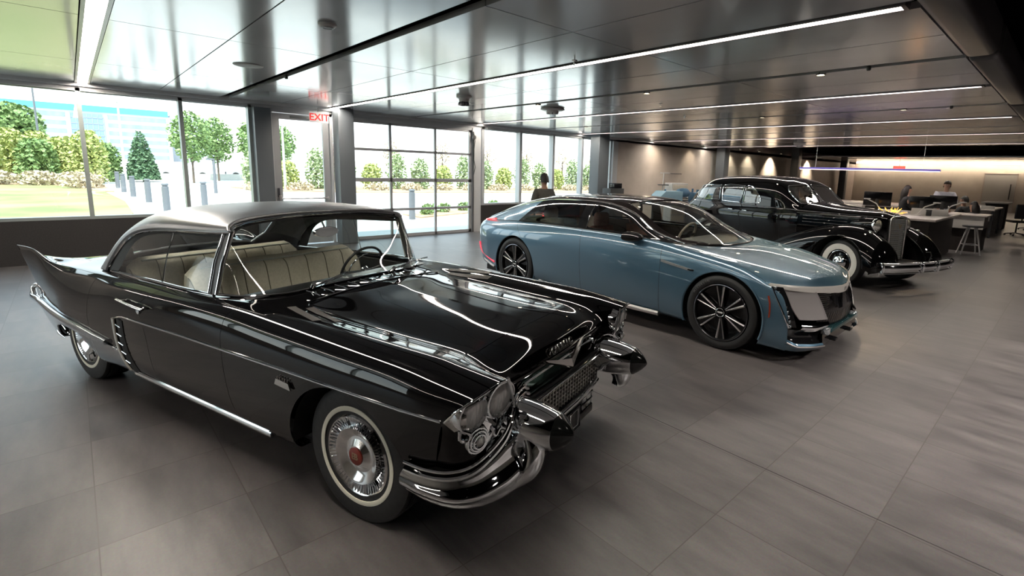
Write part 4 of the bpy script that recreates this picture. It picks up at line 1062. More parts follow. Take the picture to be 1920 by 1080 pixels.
    hd = poly_sdf([(-.62, .3), (-.50, 0), (-.55, -.45), (-.72, -.78), (-.55, -.855), (-.2, -.880), (.15, -.90), (.40, -.925), (.60, -.95), (1.2, -.8), (1.2, .3)])
    hood, vf = split(vf, lambda p: hd(p[0], p[1]) if p[2] > .70 and p[1] > -.945 else -.1, .0015)
    fen, rest = split(vf, lambda p: p[0] + .75 + (p[2] - .6) * .02, .0022)
    fdr, rest = split(rest, lambda p: p[0] + 1.955 + (p[2] - .3) * .06, .0022)
    def rs(p):
        return p[0] + 3.06 - max(0, .50 - p[2]) * .9 - .10 * max(0, p[2] - .8) + (0 if p[2] < .75 else (p[2] - .75) * 1.1)
    rdr, quarter = split(rest, rs, .0022)
    sh = (([(p[0] - (.012 if p[0] > .3 else 0) + (.02 if p[0] < -4.2 else 0), p[1] + (.012 if p[1] < -.5 else 0), p[2] - (.012 if p[2] > .75 else 0)) for p in full[0]]), full[1])
    sh = cut(sh, lambda p: c1_(p) - .01 if p[1] < -.6 else .1); sh = cut(sh, lambda p: c2_(p) - .01 if p[1] < -.6 else .1); sh = cut(sh, lambda p: -cab(p[0], p[1]) if p[2] > .92 else .1)
    pnl('inner_shell', sh, DARK, T, sol=0, both=True)
    for s in (1, -1):
        fx = (lambda q: q) if s == 1 else (lambda q: mirror(*q))
        pnl('front_door', fx(fdr), PB, T, sol=0); pnl('rear_door', fx(rdr), PB, T, sol=0); pnl('front_fender', fx(fen), PB, T, sol=0); pnl('rear_quarter', fx(quarter), PB, T, sol=0)
    pnl('hood', hood, PB, T, sol=0, both=True)
    # greenhouse
    B_ = [
     [(-.72,.868,1.022),(-.68,.845,1.026),(-.585,.77,1.018),(-.40,.58,.998),(-.30,.3,.990),(-.27,0,.990)],
     [(-.98,.880,1.040),(-.96,.832,1.090),(-1.00,.768,1.115),(-.80,.60,1.150),(-.68,.3,1.165),(-.65,0,1.168)],
     [(-1.3,.885,1.048),(-1.29,.818,1.19),(-1.32,.735,1.292),(-1.17,.58,1.330),(-1.06,.3,1.350),(-1.03,0,1.354)],
     [(-1.7,.885,1.05),(-1.7,.810,1.235),(-1.72,.708,1.384),(-1.63,.56,1.425),(-1.56,.3,1.446),(-1.54,0,1.45)],
     [(-2.2,.885,1.05),(-2.2,.810,1.24),(-2.2,.70,1.400),(-2.2,.55,1.440),(-2.2,.3,1.462),(-2.2,0,1.466)],
     [(-2.8,.878,1.042),(-2.8,.802,1.22),(-2.8,.69,1.372),(-2.8,.54,1.415),(-2.8,.3,1.436),(-2.8,0,1.44)],
     [(-3.4,.856,1.024),(-3.38,.785,1.15),(-3.35,.68,1.278),(-3.35,.52,1.325),(-3.35,.28,1.35),(-3.35,0,1.356)],
     [(-3.9,.80,.995),(-3.9,.735,1.07),(-3.88,.645,1.130),(-3.9,.50,1.175),(-3.92,.27,1.205),(-3.92,0,1.21)],
     [(-4.28,.725,.962),(-4.32,.675,.978),(-4.35,.60,.985),(-4.38,.46,.995),(-4.40,.25,1.0),(-4.41,0,1.0)],
    ]
    H_ = [[(x, -y, z) for x, y, z in r] for r in surf(B_, 12, 10)]
    gv = gridmesh(H_)
    # side band (outside the rail) versus top
    rail = crv([r[2] for r in B_], 12)
    def rail_y(x):
        best = min(rail, key=lambda q: abs(q[0] - x)); return best[1], best[2]
    top, side = split(gv, lambda p: p[1] + rail_y(p[0])[0], .0)
    wsf = poly_sdf([(-1.42, .3), (-1.41, 0), (-1.43, -.35), (-1.50, -.60), (-1.30, -.68), (-1.0, -.70), (-.80, -.715), (-.62, -.70), (-.42, -.54), (-.31, -.28), (-.285, 0), (-.285, .3)])
    ws, roof = split(top, lambda p: wsf(p[0], p[1]), .001)
    CG = glass_mat('car_glass_grey', (.80, .82, .82), 1.5)
    pnl('windshield', ws, glass_mat('windshield_glass_grey', (.80, .84, .82), 1.0), T, sol=0, both=True)
    pnl('glass_roof', roof, mat('dark_roof_glass', (.010, .008, .008), .03), T, sol=.012, both=True)
    g1 = poly_sdf([(-3.28, 1.055), (-3.0, 1.20), (-2.84, 1.305), (-2.60, 1.352), (-2.10, 1.372), (-2.13, 1.075), (-2.6, 1.068)])
    g2 = poly_sdf([(-1.97, 1.075), (-1.96, 1.365), (-1.80, 1.352), (-1.55, 1.305), (-1.35, 1.235), (-1.02, 1.07), (-1.4, 1.072)])
    a1, side = split(side, lambda p: g1(p[0], p[2]), .0); a2, side = split(side, lambda p: g2(p[0], p[2]), .0)
    frame, cp = split(side, lambda p: p[0] + 3.33 - (p[2] - 1.05) * 1.1 if True else 1, .0)
    for s in (1, -1):
        fx = (lambda q: q) if s == 1 else (lambda q: mirror(*q))
        pnl('rear_side_window', fx(a1), CG, T, sol=0); pnl('front_side_window', fx(a2), CG, T, sol=0)
        pnl('window_frame', fx(frame), BG, T, sol=0); pnl('rear_pillar', fx(cp), PB, T, sol=0)
        f_ = lambda pts: [(x, s * -y, z) for x, y, z in pts]
        rl = [(x, y + .004, z + .004) for x, y, z in rail]
        MB().tube(f_(rl), .0075, 8).build('roof_rail', CHROME, T)
        MB().tube(f_([(-1.975,.885,1.06),(-1.97,.815,1.24),(-1.965,.725,1.368)]), .006, 6).build('window_edge_trim', CHROME, T)
        # mirror
        m_ = empty('door_mirror', (-1.08, s * -.93, 1.055)); m_.parent = T
        b = MB(); rows = []
        for x_, hy, hz in ((.12, .01, .01), (.10, .06, .035), (.04, .10, .055), (-.05, .115, .062), (-.10, .112, .058), (-.11, .09, .045)):
            rows.append([(x_ - .02, s * -(.11 + hy * cos(a)) , .0 + hz * sin(a)) for a in [2 * pi * k / 16 for k in range(17)]])
        b.grid(rows); b.add(rows[-1][:16], [tuple(range(16))]); b.build('housing', BG, m_)
        b = MB(); b.tube([(0, s * .03, -.02), (0, s * -.10, -.01)], .016, 8, flat=(1, 1.6)); b.build('stalk', BG, m_)
        # fender vent bar
        b = MB(); b.add([(-.74, s * -1.000, .845), (-.20, s * -.985, .770), (-.245, s * -.988, .748), (-.74, s * -1.001, .818), (-.74, s * -.98, .845), (-.20, s * -.965, .770), (-.245, s * -.968, .748), (-.74, s * -.98, .818)], [(0, 1, 2, 3), (4, 7, 6, 5), (0, 4, 5, 1), (1, 5, 6, 2), (2, 6, 7, 3), (3, 7, 4, 0)])
        b.build('fender_trim', SATIN, T, smooth=False)
        MB().box(-.40, -.33, s * -.994 - .004, s * -.994 + .004, .775, .79).build('trim_badge', BG, T, smooth=False)
        b = MB(); b.tube(f_([(-.74,.975,.21),(-1.0,.975,.205),(-1.6,.97,.205),(-2.2,.97,.21),(-2.75,.975,.225)]), .020, 10, flat=(1.4, 1)); b.build('sill_trim', SATIN, T)
        # tail lamps
        b = MB(); b.tube(f_([(-3.93,.835,1.005),(-4.10,.795,.990),(-4.25,.755,.968),(-4.34,.70,.955),(-4.38,.60,.95)]), .012, 8, flat=(1, 1.5)); b.build('tail_lamp', mat('tail_red', (.6, .03, .03), .2, emit=(1, .05, .05), estr=.55), T)
        b = MB(); b.tube(f_([(-4.30,.872,.60),(-4.27,.876,.50),(-4.20,.885,.44),(-4.0,.930,.385),(-3.80,.965,.345)]), .014, 8, flat=(1, .8)); b.build('lower_tail_lamp', mat('tail_red_dim', (.5, .04, .06), .2, emit=(1, .05, .1), estr=.2), T)
        b = MB(); b.tube(f_([(-4.22,.85,.40),(-4.1,.90,.33),(-3.9,.945,.285),(-3.78,.965,.27)]), .018, 8); b.build('rear_lip', SATIN, T)
        # side marker
        b = MB(); b.tube(f_([(.470,.972,.665),(.490,.974,.60),(.497,.974,.52),(.495,.972,.455)]), .013, 8, flat=(.5, 1.2)); b.build('side_marker', mat('amber_red', (.35, .05, .02), .25), T)
        # wheel wells
        for cx in (0, -3.293):
            arc = [(cx + .455 * cos(a), .375 + .455 * sin(a)) for a in [-.35 + (pi + .7) * k / 26 for k in range(27)]]
            b = MB(); b.grid([[(x, s * -.965, z), (x, s * -.60, z)] for x, z in arc]); b.build('wheel_well', DARK, T, sol=0)
            ar2 = [(cx + .447 * cos(a), s * -.978, .375 + .447 * sin(a)) for a in [-.38 + (pi + .76) * k / 30 for k in range(31)]]
            MB().tube(ar2, .010, 6).build('arch_lip', PB, T)
        # headlight stack, satin fang, lower trim
        hlm = mat('headlight_clear', (.5, .55, .6), .08, .8)
        b = MB()
        L0 = [(.485,.938,.755),(.535,.944,.66),(.60,.950,.55),(.650,.948,.45),(.675,.935,.385)]
        L1 = [(.565,.880,.752),(.620,.885,.66),(.670,.885,.55),(.705,.880,.45),(.72,.865,.385)]
        b.grid([f_(crv(L0, 4)), f_([(x - .02, y - .0, z) for x, y, z in crv([tuple((p[k] + q[k]) / 2 for k in range(3)) for p, q in zip(L0, L1)], 4)]), f_(crv(L1, 4))]); b.build('headlight_cover', BG, T, sol=0)
        MB().tube(f_(crv(L0, 4)), .010, 8).build('headlight_edge', CHROME, T)
        b = MB()
        for k in range(9):
            t = k / 8; p = Vector(L0[0]).lerp(Vector(L0[-1]), t * .94 + .03); q = Vector(L1[0]).lerp(Vector(L1[-1]), t * .94 + .03); c = p.lerp(q, .30) + Vector((-.010 + .030 * sin(pi * t), -.004 + .010 * sin(pi * t), 0))
            b.box(c.x - .014, c.x + .014, s * -c.y - .014, s * -c.y + .014, c.z - .014, c.z + .014, .004)
        b.build('headlight_cells', hlm, T)
        sp = [[(.545,.865,.745),(.66,.70,.735),(.745,.545,.722)], [(.615,.83,.60),(.715,.67,.60),(.800,.50,.60)], [(.665,.79,.50),(.755,.635,.49),(.845,.46,.475)], [(.705,.755,.435),(.785,.62,.425),(.862,.435,.418)]]
        b = MB(); b.grid([f_(r) for r in surf(sp, 5, 6)]); b.build('satin_fang', mat('satin_panel', (.58, .55, .55), .35, .6), T, sol=.01)
        b = MB(); b.grid([f_(r) for r in surf([[(.715,.76,.415),(.79,.61,.405),(.868,.43,.400)], [(.745,.78,.375),(.83,.62,.365),(.885,.46,.372)], [(.72,.80,.335),(.81,.66,.325),(.85,.52,.335)]], 4, 5)]); b.build('chrome_fang', CHROME, T, sol=0)
        b = MB(); b.grid([f_(r) for r in surf([[(.64,.92,.37),(.70,.86,.355),(.745,.78,.345),(.80,.66,.33),(.84,.54,.32)], [(.63,.91,.30),(.68,.85,.28),(.72,.76,.27),(.77,.64,.26),(.81,.52,.25)], [(.66,.925,.255),(.72,.87,.225),(.76,.78,.215),(.81,.66,.205),(.85,.54,.20)]], 4, 4)]); b.build('lower_intake', BG, T, sol=0)
        b = MB(); b.grid([f_(r) for r in surf([[(.655,.935,.275),(.725,.88,.235),(.775,.79,.22),(.83,.67,.21),(.868,.55,.205)], [(.665,.935,.225),(.745,.885,.20),(.80,.79,.185),(.855,.67,.178),(.89,.55,.175)], [(.63,.90,.15),(.71,.86,.145),(.77,.77,.14),(.82,.65,.14),(.86,.53,.14)]], 4, 5)]); b.build('front_splitter', PB, T, sol=0)
        MB().tube(f_(crv([(.672,.94,.24),(.745,.89,.207),(.80,.795,.195),(.855,.672,.186),(.892,.55,.182)], 5)), .008, 8).build('splitter_edge', SATIN, T)
    # light bar round the nose
    bar = crv([(.37,-.925,.775),(.47,-.90,.768),(.585,-.825,.762),(.705,-.625,.742),(.785,-.36,.722),(.83,-.15,.710),(.845,0,.706),(.83,.15,.710),(.785,.36,.722),(.705,.625,.742),(.585,.825,.762),(.47,.90,.768),(.37,.925,.775)], 6)
    rows = []
    N_ = len(bar)
    for i, (x, y, z) in enumerate(bar):
        e = min(1, min(i, N_ - 1 - i) / 30); w_ = .012 + .030 * e
        rows.append([(x + .010, y, z + .010), (x + .022, y * 1.005, z - w_ * .3), (x + .018, y * 1.005, z - w_ * 1.6), (x - .02, y, z - w_ * 1.7)])
    MB().grid(rows).build('nose_light_bar', mat('satin_nose_bar', (.85, .82, .78), .38, .3), T, sol=0)
    # grille shield
    g = empty('grille', (0, 0, 0)); g.parent = T
    rows = []
    for k in range(25):
        y = -.53 + 1.06 * k / 24; e = (abs(y) / .53) ** 2.2
        rows.append(crv([(.842 - .12 * e, y, .69), (.866 - .115 * e, y, .60), (.886 - .10 * e, y, .48), (.878 - .09 * e, y, .34)], 8))
    MB().grid(rows).build('grille_shield', mat('dark_grille_panel', (.035, .032, .032), .22, .6), g, sol=0)
    def gx(y, z):
        r = min(rows, key=lambda q: abs(q[0][1] - abs(y))); q = min(r, key=lambda p: abs(p[2] - z)); return q[0] + .002
    b = MB()
    for s in (1, -1):
        for k in range(13):       # horizontal blades at the sides
            z = .675 - k * .019; y0 = .30 + k * .011; y1 = .52
            if y1 - y0 < .03: break
            b.tube([(gx(y0, z) + .006, -s * y0, z), (gx(y1, z) + .006, -s * y1, z - .004)], .0032, 5)
    b.build('side_blades', SATIN, g)
    b = MB()
    for s in (1, -1):
        for k in range(19):       # slanted blades in the centre
            y0 = .02 + k * .016; y1 = y0 + .10; z0, z1 = .50 + .0 * k, .685
            za = z0 + max(0, (k - 6)) * .009
            if za > .66: break
            b.tube([(gx(y0, za) + .006, -s * (y1 - .10 * (za - z0) / .185), za), (gx(y1, z1) + .006, -s * y0, z1)], .0030, 5)
    b.build('centre_blades', DCHROME, g)
    b = MB()
    for k in range(10):
        for s in (1, -1):
            y = .05 + k * .045; b.tube([(gx(y, .47) + .003, -s * y, .47), (gx(y + .05, .36) + .004, -s * (y + .04), .365)], .0016, 4)
    b.build('lower_hatching', mat('bronze_hatching', (.25, .21, .18), .3, .8), g)
    MB().box(.862, .872, -.026, .026, .655, .695, .004).build('nose_badge', SATIN, T)
    b = MB(); b.box(.80, .905, -.42, .42, .285, .335, .012); b.build('sensor_bar', mat('teal_lens', (.03, .09, .10), .05, .5), T)
    for s in (1, -1):
        b = MB(); b.box(.82, .90, s * .43, s * .50, .27, .345, .015); b.build('fog_lamp', mat('clear_lens_bright', (.7, .75, .8), .15, .8), T)
        b = MB(); b.box(.84, .915, s * .20, s * .30, .175, .20, .008); b.build('chin_winglet', BG, T)
    b = MB(); b.grid([[(x, y, z) for y in (-.55, 0, .55)] for x, z in ((.86, .285), (.87, .20), (.84, .14), (.6, .12))]); b.build('chin', BG, T, sol=0)
    b = MB(); b.box(-4.2, .6, -.80, .80, .15, .24); b.box(-.45, .50, -.58, .58, .24, .74); b.build('chassis', DARK, T, smooth=False)
    # interior
    TAN = noise_mat('tan_leather', (.22, .10, .07), (.26, .13, .09), 20, .5); CRM = noise_mat('cream_leather', (.5, .42, .33), (.56, .48, .38), 20, .5)
    b = MB(); b.box(-3.4, -.6, -.82, .82, .24, .34); b.box(-3.3, -.8, -.86, -.82, .34, 1.02); b.box(-3.3, -.8, .82, .86, .34, 1.02); b.box(-4.2, -3.35, -.74, .74, .9, .94); b.build('cabin_trim', mat('dark_cabin', (.03, .026, .025), .6), T, smooth=False)
    for (x, y, m_) in ((-1.95, -.40, TAN), (-1.95, .40, TAN), (-2.95, -.40, CRM), (-2.95, .40, CRM)):
        s_ = empty('seat', (x, y, .34)); s_.parent = T
        MB().box(-.05, .52, -.25, .25, 0, .24, .07).build('cushion', m_, s_)
        b = MB(); rows = []
        for k in range(13):
            yy = -.25 + .5 * k / 12; e = abs(yy) / .25; e = e ** 6 * .05; r_ = .015 * cos(yy * 20)
            rows.append(crv([(.06, yy, .15), (.0 + r_ - e, yy, .40), (-.09 + r_ - e, yy, .66 - e), (-.15, yy, .72 - e), (-.20 + e, yy, .66), (-.10 + e, yy, .15)], 3))
        b.grid(rows); b.add(rows[0], [tuple(range(len(rows[0])))]); b.add(rows[-1], [tuple(range(len(rows[-1])))]); b.build('backrest', m_, s_)
        MB().box(-.23, -.12, -.13, .13, .70, .90, .05).build('headrest', m_, s_)
    b = MB(); rows = [crv([(-.50, y, .975), (-.75, y, 1.0), (-1.0, y, .985), (-1.06, y, .93), (-.98, y, .75)], 4) for y in (-.78, -.4, 0, .4, .78)]; b.grid(rows); b.build('dashboard', mat('taupe_dash', (.10, .085, .075), .5), T, sol=0)
    sw = empty('steering_wheel', (-1.25, .40, .97)); sw.parent = T; sw.rotation_euler = (0, radians(-65), 0)
    b = MB(); b.tube([(.18 * cos(2 * pi * k / 32), .185 * sin(2 * pi * k / 32), 0) for k in range(32)], .017, 10, closed=True); b.build('rim', CRM, sw)
    b = MB(); b.lathe([(0, .0), (.07, 0), (.075, -.03), (0, -.05)], n=20); b.box(-.02, .02, -.18, .18, -.02, 0, .005); b.build('hub', mat('dark_cabin'), sw)
    # wiper-side hood scoop and wheels
    def mk(par):
        w = tyre(par, .392, .27, .296, m=mat('low_profile_tyre', (.016, .016, .017), .5), tread=False)
        FW = mat('gloss_black_wheel', (.008, .008, .009), .12, .4)
        b = MB(); b.lathe([(.300, .05), (.300, -.118), (.292, -.130), (.280, -.128), (.274, -.085), (.20, -.060), (.10, -.075), (.0, -.08)], ax='y', n=64); f = b.build('wheel_disc', FW, w)
        MB().lathe([(.299, -.120), (.297, -.131), (.290, -.133), (.288, -.126)], ax='y', n=64).build('rim_edge', DCHROME, w)
        b = MB()
        for k in range(6):
            for dd, wd in ((-.12, 1.0), (.12, .8)):
                a = pi / 2 + .08 + 2 * pi * k / 6 + dd * .9
                a1 = pi / 2 + .08 + 2 * pi * k / 6 + dd * 1.15
                p0 = Vector((.062 * cos(a), -.112, .062 * sin(a))); p1 = Vector((.278 * cos(a1), -.118, .278 * sin(a1)))
                t = (p1 - p0).normalized(); n_ = t.cross(Vector((0, 1, 0))).normalized()
                w0, w1 = .0055 * wd, .0135 * wd
                v = [p0 - n_ * w0, p0 + n_ * w0, p1 + n_ * w1, p1 - n_ * w1, p0 + Vector((0, -.006, 0)), p1 + Vector((0, -.010, 0))]
                b.add(v, [(0, 4, 5, 3), (1, 2, 5, 4), (0, 1, 4), (2, 3, 5)])
        b.build('silver_blades', mat('machined_blade', (.72, .70, .70), .22, 1), w, smooth=False, recalc=False)
        b = MB()
        for k in range(6):
            a = pi / 2 + .08 + 2 * pi * k / 6; 
            p0 = Vector((.05 * cos(a), -.098, .05 * sin(a))); p1 = Vector((.284 * cos(a), -.108, .284 * sin(a))); t = (p1 - p0).normalized(); n_ = t.cross(Vector((0, 1, 0))).normalized()
            b.obox((p0 + p1) / 2, t * (p1 - p0).length / 2, n_ * .034, (0, .012, 0))
        b.build('spokes', FW, w, ang=20)
        b = MB(); b.tube([(.045 * cos(2 * pi * k / 28), -.122, .045 * sin(2 * pi * k / 28)) for k in range(28)], .004, 6, closed=True); b.build('cap_ring', CHROME, w)
        MB().lathe([(.044, -.10), (.044, -.120), (0, -.122)], ax='y', n=28).build('centre_cap', FW, w)
        b = MB(); b.prism([(-.026, -.006), (.026, -.006), (.030, .010), (-.030, .010)], -.124, -.122); b.build('cap_crest', mat('white_mark', (.6, .6, .6), .4), w, smooth=False)
        arc_text('tyre_lettering', 'MICHELIN', .345, .034, mat('tyre_mark', (.16, .16, .16), .5), w, -.1345, radians(150), .085)
        return w
    place_wheels(mk, T, [(0, -.855, .390), (0, .855, .390), (-3.293, -.855, .390), (-3.293, .855, .390)])
    # keep every wheel's lettering upright like the photo
    for o in T.children:
        if o.name.startswith('wheel') and 'well' not in o.name: o.rotation_euler[1] = 0
    return T
build_celestiq()
# ================================================================== 1930s BLACK SEDAN
def build_lasalle():
    T = empty('vintage_sedan_car', (10.2, 2.39, 0), radians(-109.8), 'farthest car, black 1930s sedan with tall narrow chrome grille and whitewall tyres', 'car')
    BP = mat('gloss_black_car_paint')
    def half(ctrl, nu=8, nv=8): return gridmesh([[(x, -y, z) for x, y, z in r] for r in surf(ctrl, nu, nv)])
    # cabin
    def sec(x, k, zt, zb=1.18, w=1.0, x2=0.0):
        return [(x, .66 * w, .36), (x, .76 * w, .50), (x, .835 * w, .80), (x, .85 * w, 1.02), (x, .82 * w, zb), (x + x2 * .3, .80 * w * k, zb + (zt - zb) * .38), (x + x2 * .6, .757 * w * k, zb + (zt - zb) * .68), (x + x2 * .85, .61 * w * k, zb + (zt - zb) * .90), (x + x2, .28 * w * k, zt - .01), (x + x2, 0, zt)]
    A = [
      sec(-1.02, .97, 1.30, 1.17, .86, -.02),
      sec(-1.20, .98, 1.50, 1.18, .90, -.10),
      sec(-1.42, 1.0, 1.70, 1.185, .94, -.12),
      sec(-1.75, 1.0, 1.785, 1.185, .97, -.06),
      sec(-2.3, 1.0, 1.815, 1.185, 1.0),
      sec(-2.9, 1.0, 1.81, 1.185, 1.0),
      sec(-3.4, 1.0, 1.77, 1.185, .99),
      sec(-3.75, .97, 1.66, 1.18, .96, .05),
      sec(-4.05, .90, 1.48, 1.15, .90, .05),
      sec(-4.35, .82, 1.25, 1.02, .80, .03),
      sec(-4.62, .7, .90, .80, .62),
    ]
    vf = half(A)
    g1 = poly_sdf([(-3.93, 1.36), (-3.86, 1.48), (-3.70, 1.545), (-3.10, 1.575), (-3.06, 1.56), (-3.05, 1.29), (-3.10, 1.265), (-3.70, 1.265), (-3.86, 1.29)])
    g2 = poly_sdf([(-2.93, 1.575), (-2.40, 1.58), (-2.37, 1.56), (-2.42, 1.26), (-2.46, 1.245), (-2.88, 1.25), (-2.93, 1.28)])
    g3 = poly_sdf([(-2.29, 1.565), (-2.10, 1.545), (-1.93, 1.40), (-1.90, 1.33), (-1.93, 1.265), (-2.27, 1.245), (-2.31, 1.27)])
    OG = glass_mat('vintage_glass', (.55, .60, .58), 2.6)
    def gmask(g): return lambda p: g(p[0], p[2]) if abs(p[1]) > .45 else -.1
    wins = []
    for g in (g1, g2, g3):
        a, vf = split(vf, gmask(g), .0); wins.append(a)
    # windshield halves: split V screen on the front slope
    gw = poly_sdf([(.045, 1.335), (.56, 1.305), (.61, 1.34), (.62, 1.50), (.57, 1.60), (.50, 1.625), (.06, 1.645), (.045, 1.62)])
    w, vf = split(vf, lambda p: gw(abs(p[1]), p[2]) if p[0] > -1.62 else -.1, .0); 
    body, roof = split(vf, lambda p: 1.60 + 0 * p[0] - p[2], 0)
    fd, body2 = split(body, lambda p: p[0] + 2.36 if p[0] < -1.35 and p[2] < 1.6 else -.1, .002)
    pnl('body_shell', (vf[0], vf[1]), BP, T, sol=0, both=True)
    for s in (1, -1):
        fx = (lambda q: q) if s == 1 else (lambda q: mirror(*q))
        for a in wins:
            o = pnl('side_window', fx(a), OG, T, sol=0)
        pnl('windshield', fx(w), OG, T, sol=0)
        f_ = lambda pts: [(x, s * -y, z) for x, y, z in pts]
        def onbody(x, z, off=.004):
            best = min(((p[0] - x) ** 2 + (p[2] - z) ** 2, p) for p in A_pts)[1]
            return (x, s * (best[1] - off), z)
        A_pts = [p for p in vf[0] if p[1] < -.4]
        for g, ptl in ((1, [(-3.94, 1.36), (-3.87, 1.485), (-3.70, 1.552), (-3.10, 1.582), (-3.05, 1.565), (-3.04, 1.29), (-3.10, 1.258), (-3.70, 1.258), (-3.87, 1.285)]), (2, [(-2.94, 1.582), (-2.40, 1.587), (-2.36, 1.56), (-2.41, 1.255), (-2.46, 1.238), (-2.88, 1.243), (-2.94, 1.28)]), (3, [(-2.29, 1.572), (-2.10, 1.552), (-1.92, 1.40), (-1.89, 1.33), (-1.92, 1.258), (-2.27, 1.238), (-2.32, 1.27)])):
            MB().tube([onbody(x, z) for x, z in crv(ptl, 3, True)], .009 if g == 3 else .006, 6, closed=True).build('window_moulding', CHROME, T)
        # windshield frame from its own boundary
        fr = crv([(.045, 1.335), (.30, 1.32), (.56, 1.305), (.61, 1.34), (.62, 1.50), (.57, 1.60), (.50, 1.625), (.28, 1.637), (.06, 1.645), (.045, 1.49)], 4, True)
        fp = [p for p in (vf[0] + w[0]) if p[0] > -1.62]
        q = []
        for y, z in fr:
            b3 = sorted(fp, key=lambda p: (abs(p[1]) - y) ** 2 + (p[2] - z) ** 2)[0]; q.append((b3[0] + .006, -s * y, z))
        q = [tuple(sum(q[(i + d) % len(q)][k] for d in (-1, 0, 1)) / 3 if k == 0 else q[i][k] for k in range(3)) for i in range(len(q))]
        MB().tube(q, .012, 8, closed=True).build('windshield_frame', CHROME, T)
        # belt moulding from tail to grille
        bl = [onbody(x, 1.19) for x in [-4.0 + .2 * k for k in range(15)]] + [(-1.0, s * -.73, 1.185), (-.6, s * -.585, 1.18), (-.2, s * -.46, 1.175), (.15, s * -.335, 1.17), (.26, s * -.26, 1.17)]
        MB().tube(crv(bl, 2), .0075, 6).build('belt_moulding', CHROME, T)
        # door seams + handles
        for x in (-2.36, -1.38):
            MB().tube([onbody(x, z, -.0005) for z in [.52 + .06 * k for k in range(11)]], .0035, 5).build('door_seam', DARKM, T)
        for x in (-2.22, -2.62):
            p = onbody(x, 1.08, .03); MB().tube([(x - .06, p[1], 1.085), (x + .06, p[1], 1.08)], .009, 8).build('door_handle', CHROME, T)
    # hood
    Hc = [
      [(-1.05, .68, .60), (-1.05, .725, .85), (-1.05, .735, 1.10), (-1.04, .71, 1.185), (-1.03, .60, 1.255), (-1.02, .36, 1.325), (-1.02, .14, 1.345), (-1.02, 0, 1.35)],
      [(-.6, .54, .60), (-.6, .575, .85), (-.6, .585, 1.10), (-.6, .565, 1.175), (-.6, .48, 1.232), (-.6, .29, 1.285), (-.6, .12, 1.300), (-.6, 0, 1.306)],
      [(-.15, .42, .55), (-.15, .445, .80), (-.15, .45, 1.08), (-.15, .435, 1.16), (-.15, .37, 1.215), (-.15, .22, 1.260), (-.15, .09, 1.272), (-.15, 0, 1.278)],
      [(.18, .31, .50), (.18, .325, .80), (.18, .325, 1.06), (.18, .315, 1.145), (.18, .27, 1.20), (.18, .17, 1.240), (.18, .07, 1.250), (.18, 0, 1.254)],
      [(.30, .235, .48), (.31, .245, .80), (.31, .245, 1.05), (.31, .238, 1.13), (.31, .21, 1.175), (.31, .14, 1.205), (.31, .06, 1.214), (.31, 0, 1.216)],
      [(.335, .20, .48), (.345, .21, .80), (.345, .21, 1.04), (.345, .205, 1.12), (.345, .18, 1.155), (.345, .12, 1.178), (.345, .05, 1.186), (.345, 0, 1.188)],
    ]
    pnl('hood', half(Hc), BP, T, sol=0, both=True)
    for s in (1, -1):
        b = MB()
        for z in (1.10, 1.045, .99):
            b.tube([(-.92, s * -.712, z), (-.55, s * -.585, z), (-.2, s * -.475, z)], .0055, 6)
        b.build('hood_side_moulding', CHROME, T)
    b = MB(); b.tube([(-1.02, 0, 1.352), (-.6, 0, 1.309), (-.15, 0, 1.281), (.18, 0, 1.257), (.31, 0, 1.22)], .006, 6); b.build('hood_centre_moulding', CHROME, T)
    # front fenders
    F = [
      [(-1.95, .60, .30), (-1.95, .72, .335), (-1.95, .82, .345), (-1.95, .90, .34), (-1.95, .94, .32), (-1.95, .95, .30), (-1.95, .95, .27)],
      [(-1.55, .55, .50), (-1.55, .66, .50), (-1.55, .78, .49), (-1.55, .88, .45), (-1.55, .93, .40), (-1.55, .955, .34), (-1.55, .955, .28)],
      [(-1.2, .52, .70), (-1.2, .62, .695), (-1.2, .75, .675), (-1.2, .86, .61), (-1.2, .925, .52), (-1.2, .955, .42), (-1.2, .958, .30)],
      [(-.8, .46, .86), (-.8, .58, .862), (-.8, .72, .835), (-.8, .85, .765), (-.8, .925, .66), (-.8, .958, .52), (-.8, .96, .34)],
      [(-.4, .40, .93), (-.4, .54, .962), (-.4, .70, .945), (-.4, .84, .875), (-.4, .925, .765), (-.4, .960, .60), (-.4, .962, .40)],
      [(0, .36, .94), (0, .52, .995), (0, .68, .985), (0, .83, .915), (0, .92, .80), (0, .96, .64), (0, .962, .42)],
      [(.3, .34, .86), (.3, .49, .93), (.3, .66, .93), (.3, .81, .865), (.3, .905, .755), (.3, .95, .60), (.3, .952, .40)],
      [(.54, .34, .70), (.55, .47, .76), (.56, .63, .77), (.55, .78, .72), (.53, .875, .63), (.50, .925, .50), (.48, .935, .36)],
      [(.66, .36, .52), (.69, .47, .55), (.70, .61, .555), (.69, .75, .525), (.65, .845, .46), (.60, .90, .39), (.56, .91, .32)],
      [(.66, .40, .36), (.69, .48, .35), (.70, .60, .35), (.68, .73, .34), (.64, .82, .32), (.58, .87, .30), (.55, .88, .28)],
    ]
    fv = half(F, 8, 8)
    fc = lambda p: sqrt((p[0] / 1.04) ** 2 + ((p[2] - .38)) ** 2) - .455
    fv = cut(fv, lambda p: fc(p) if p[1] < -.87 else .1)
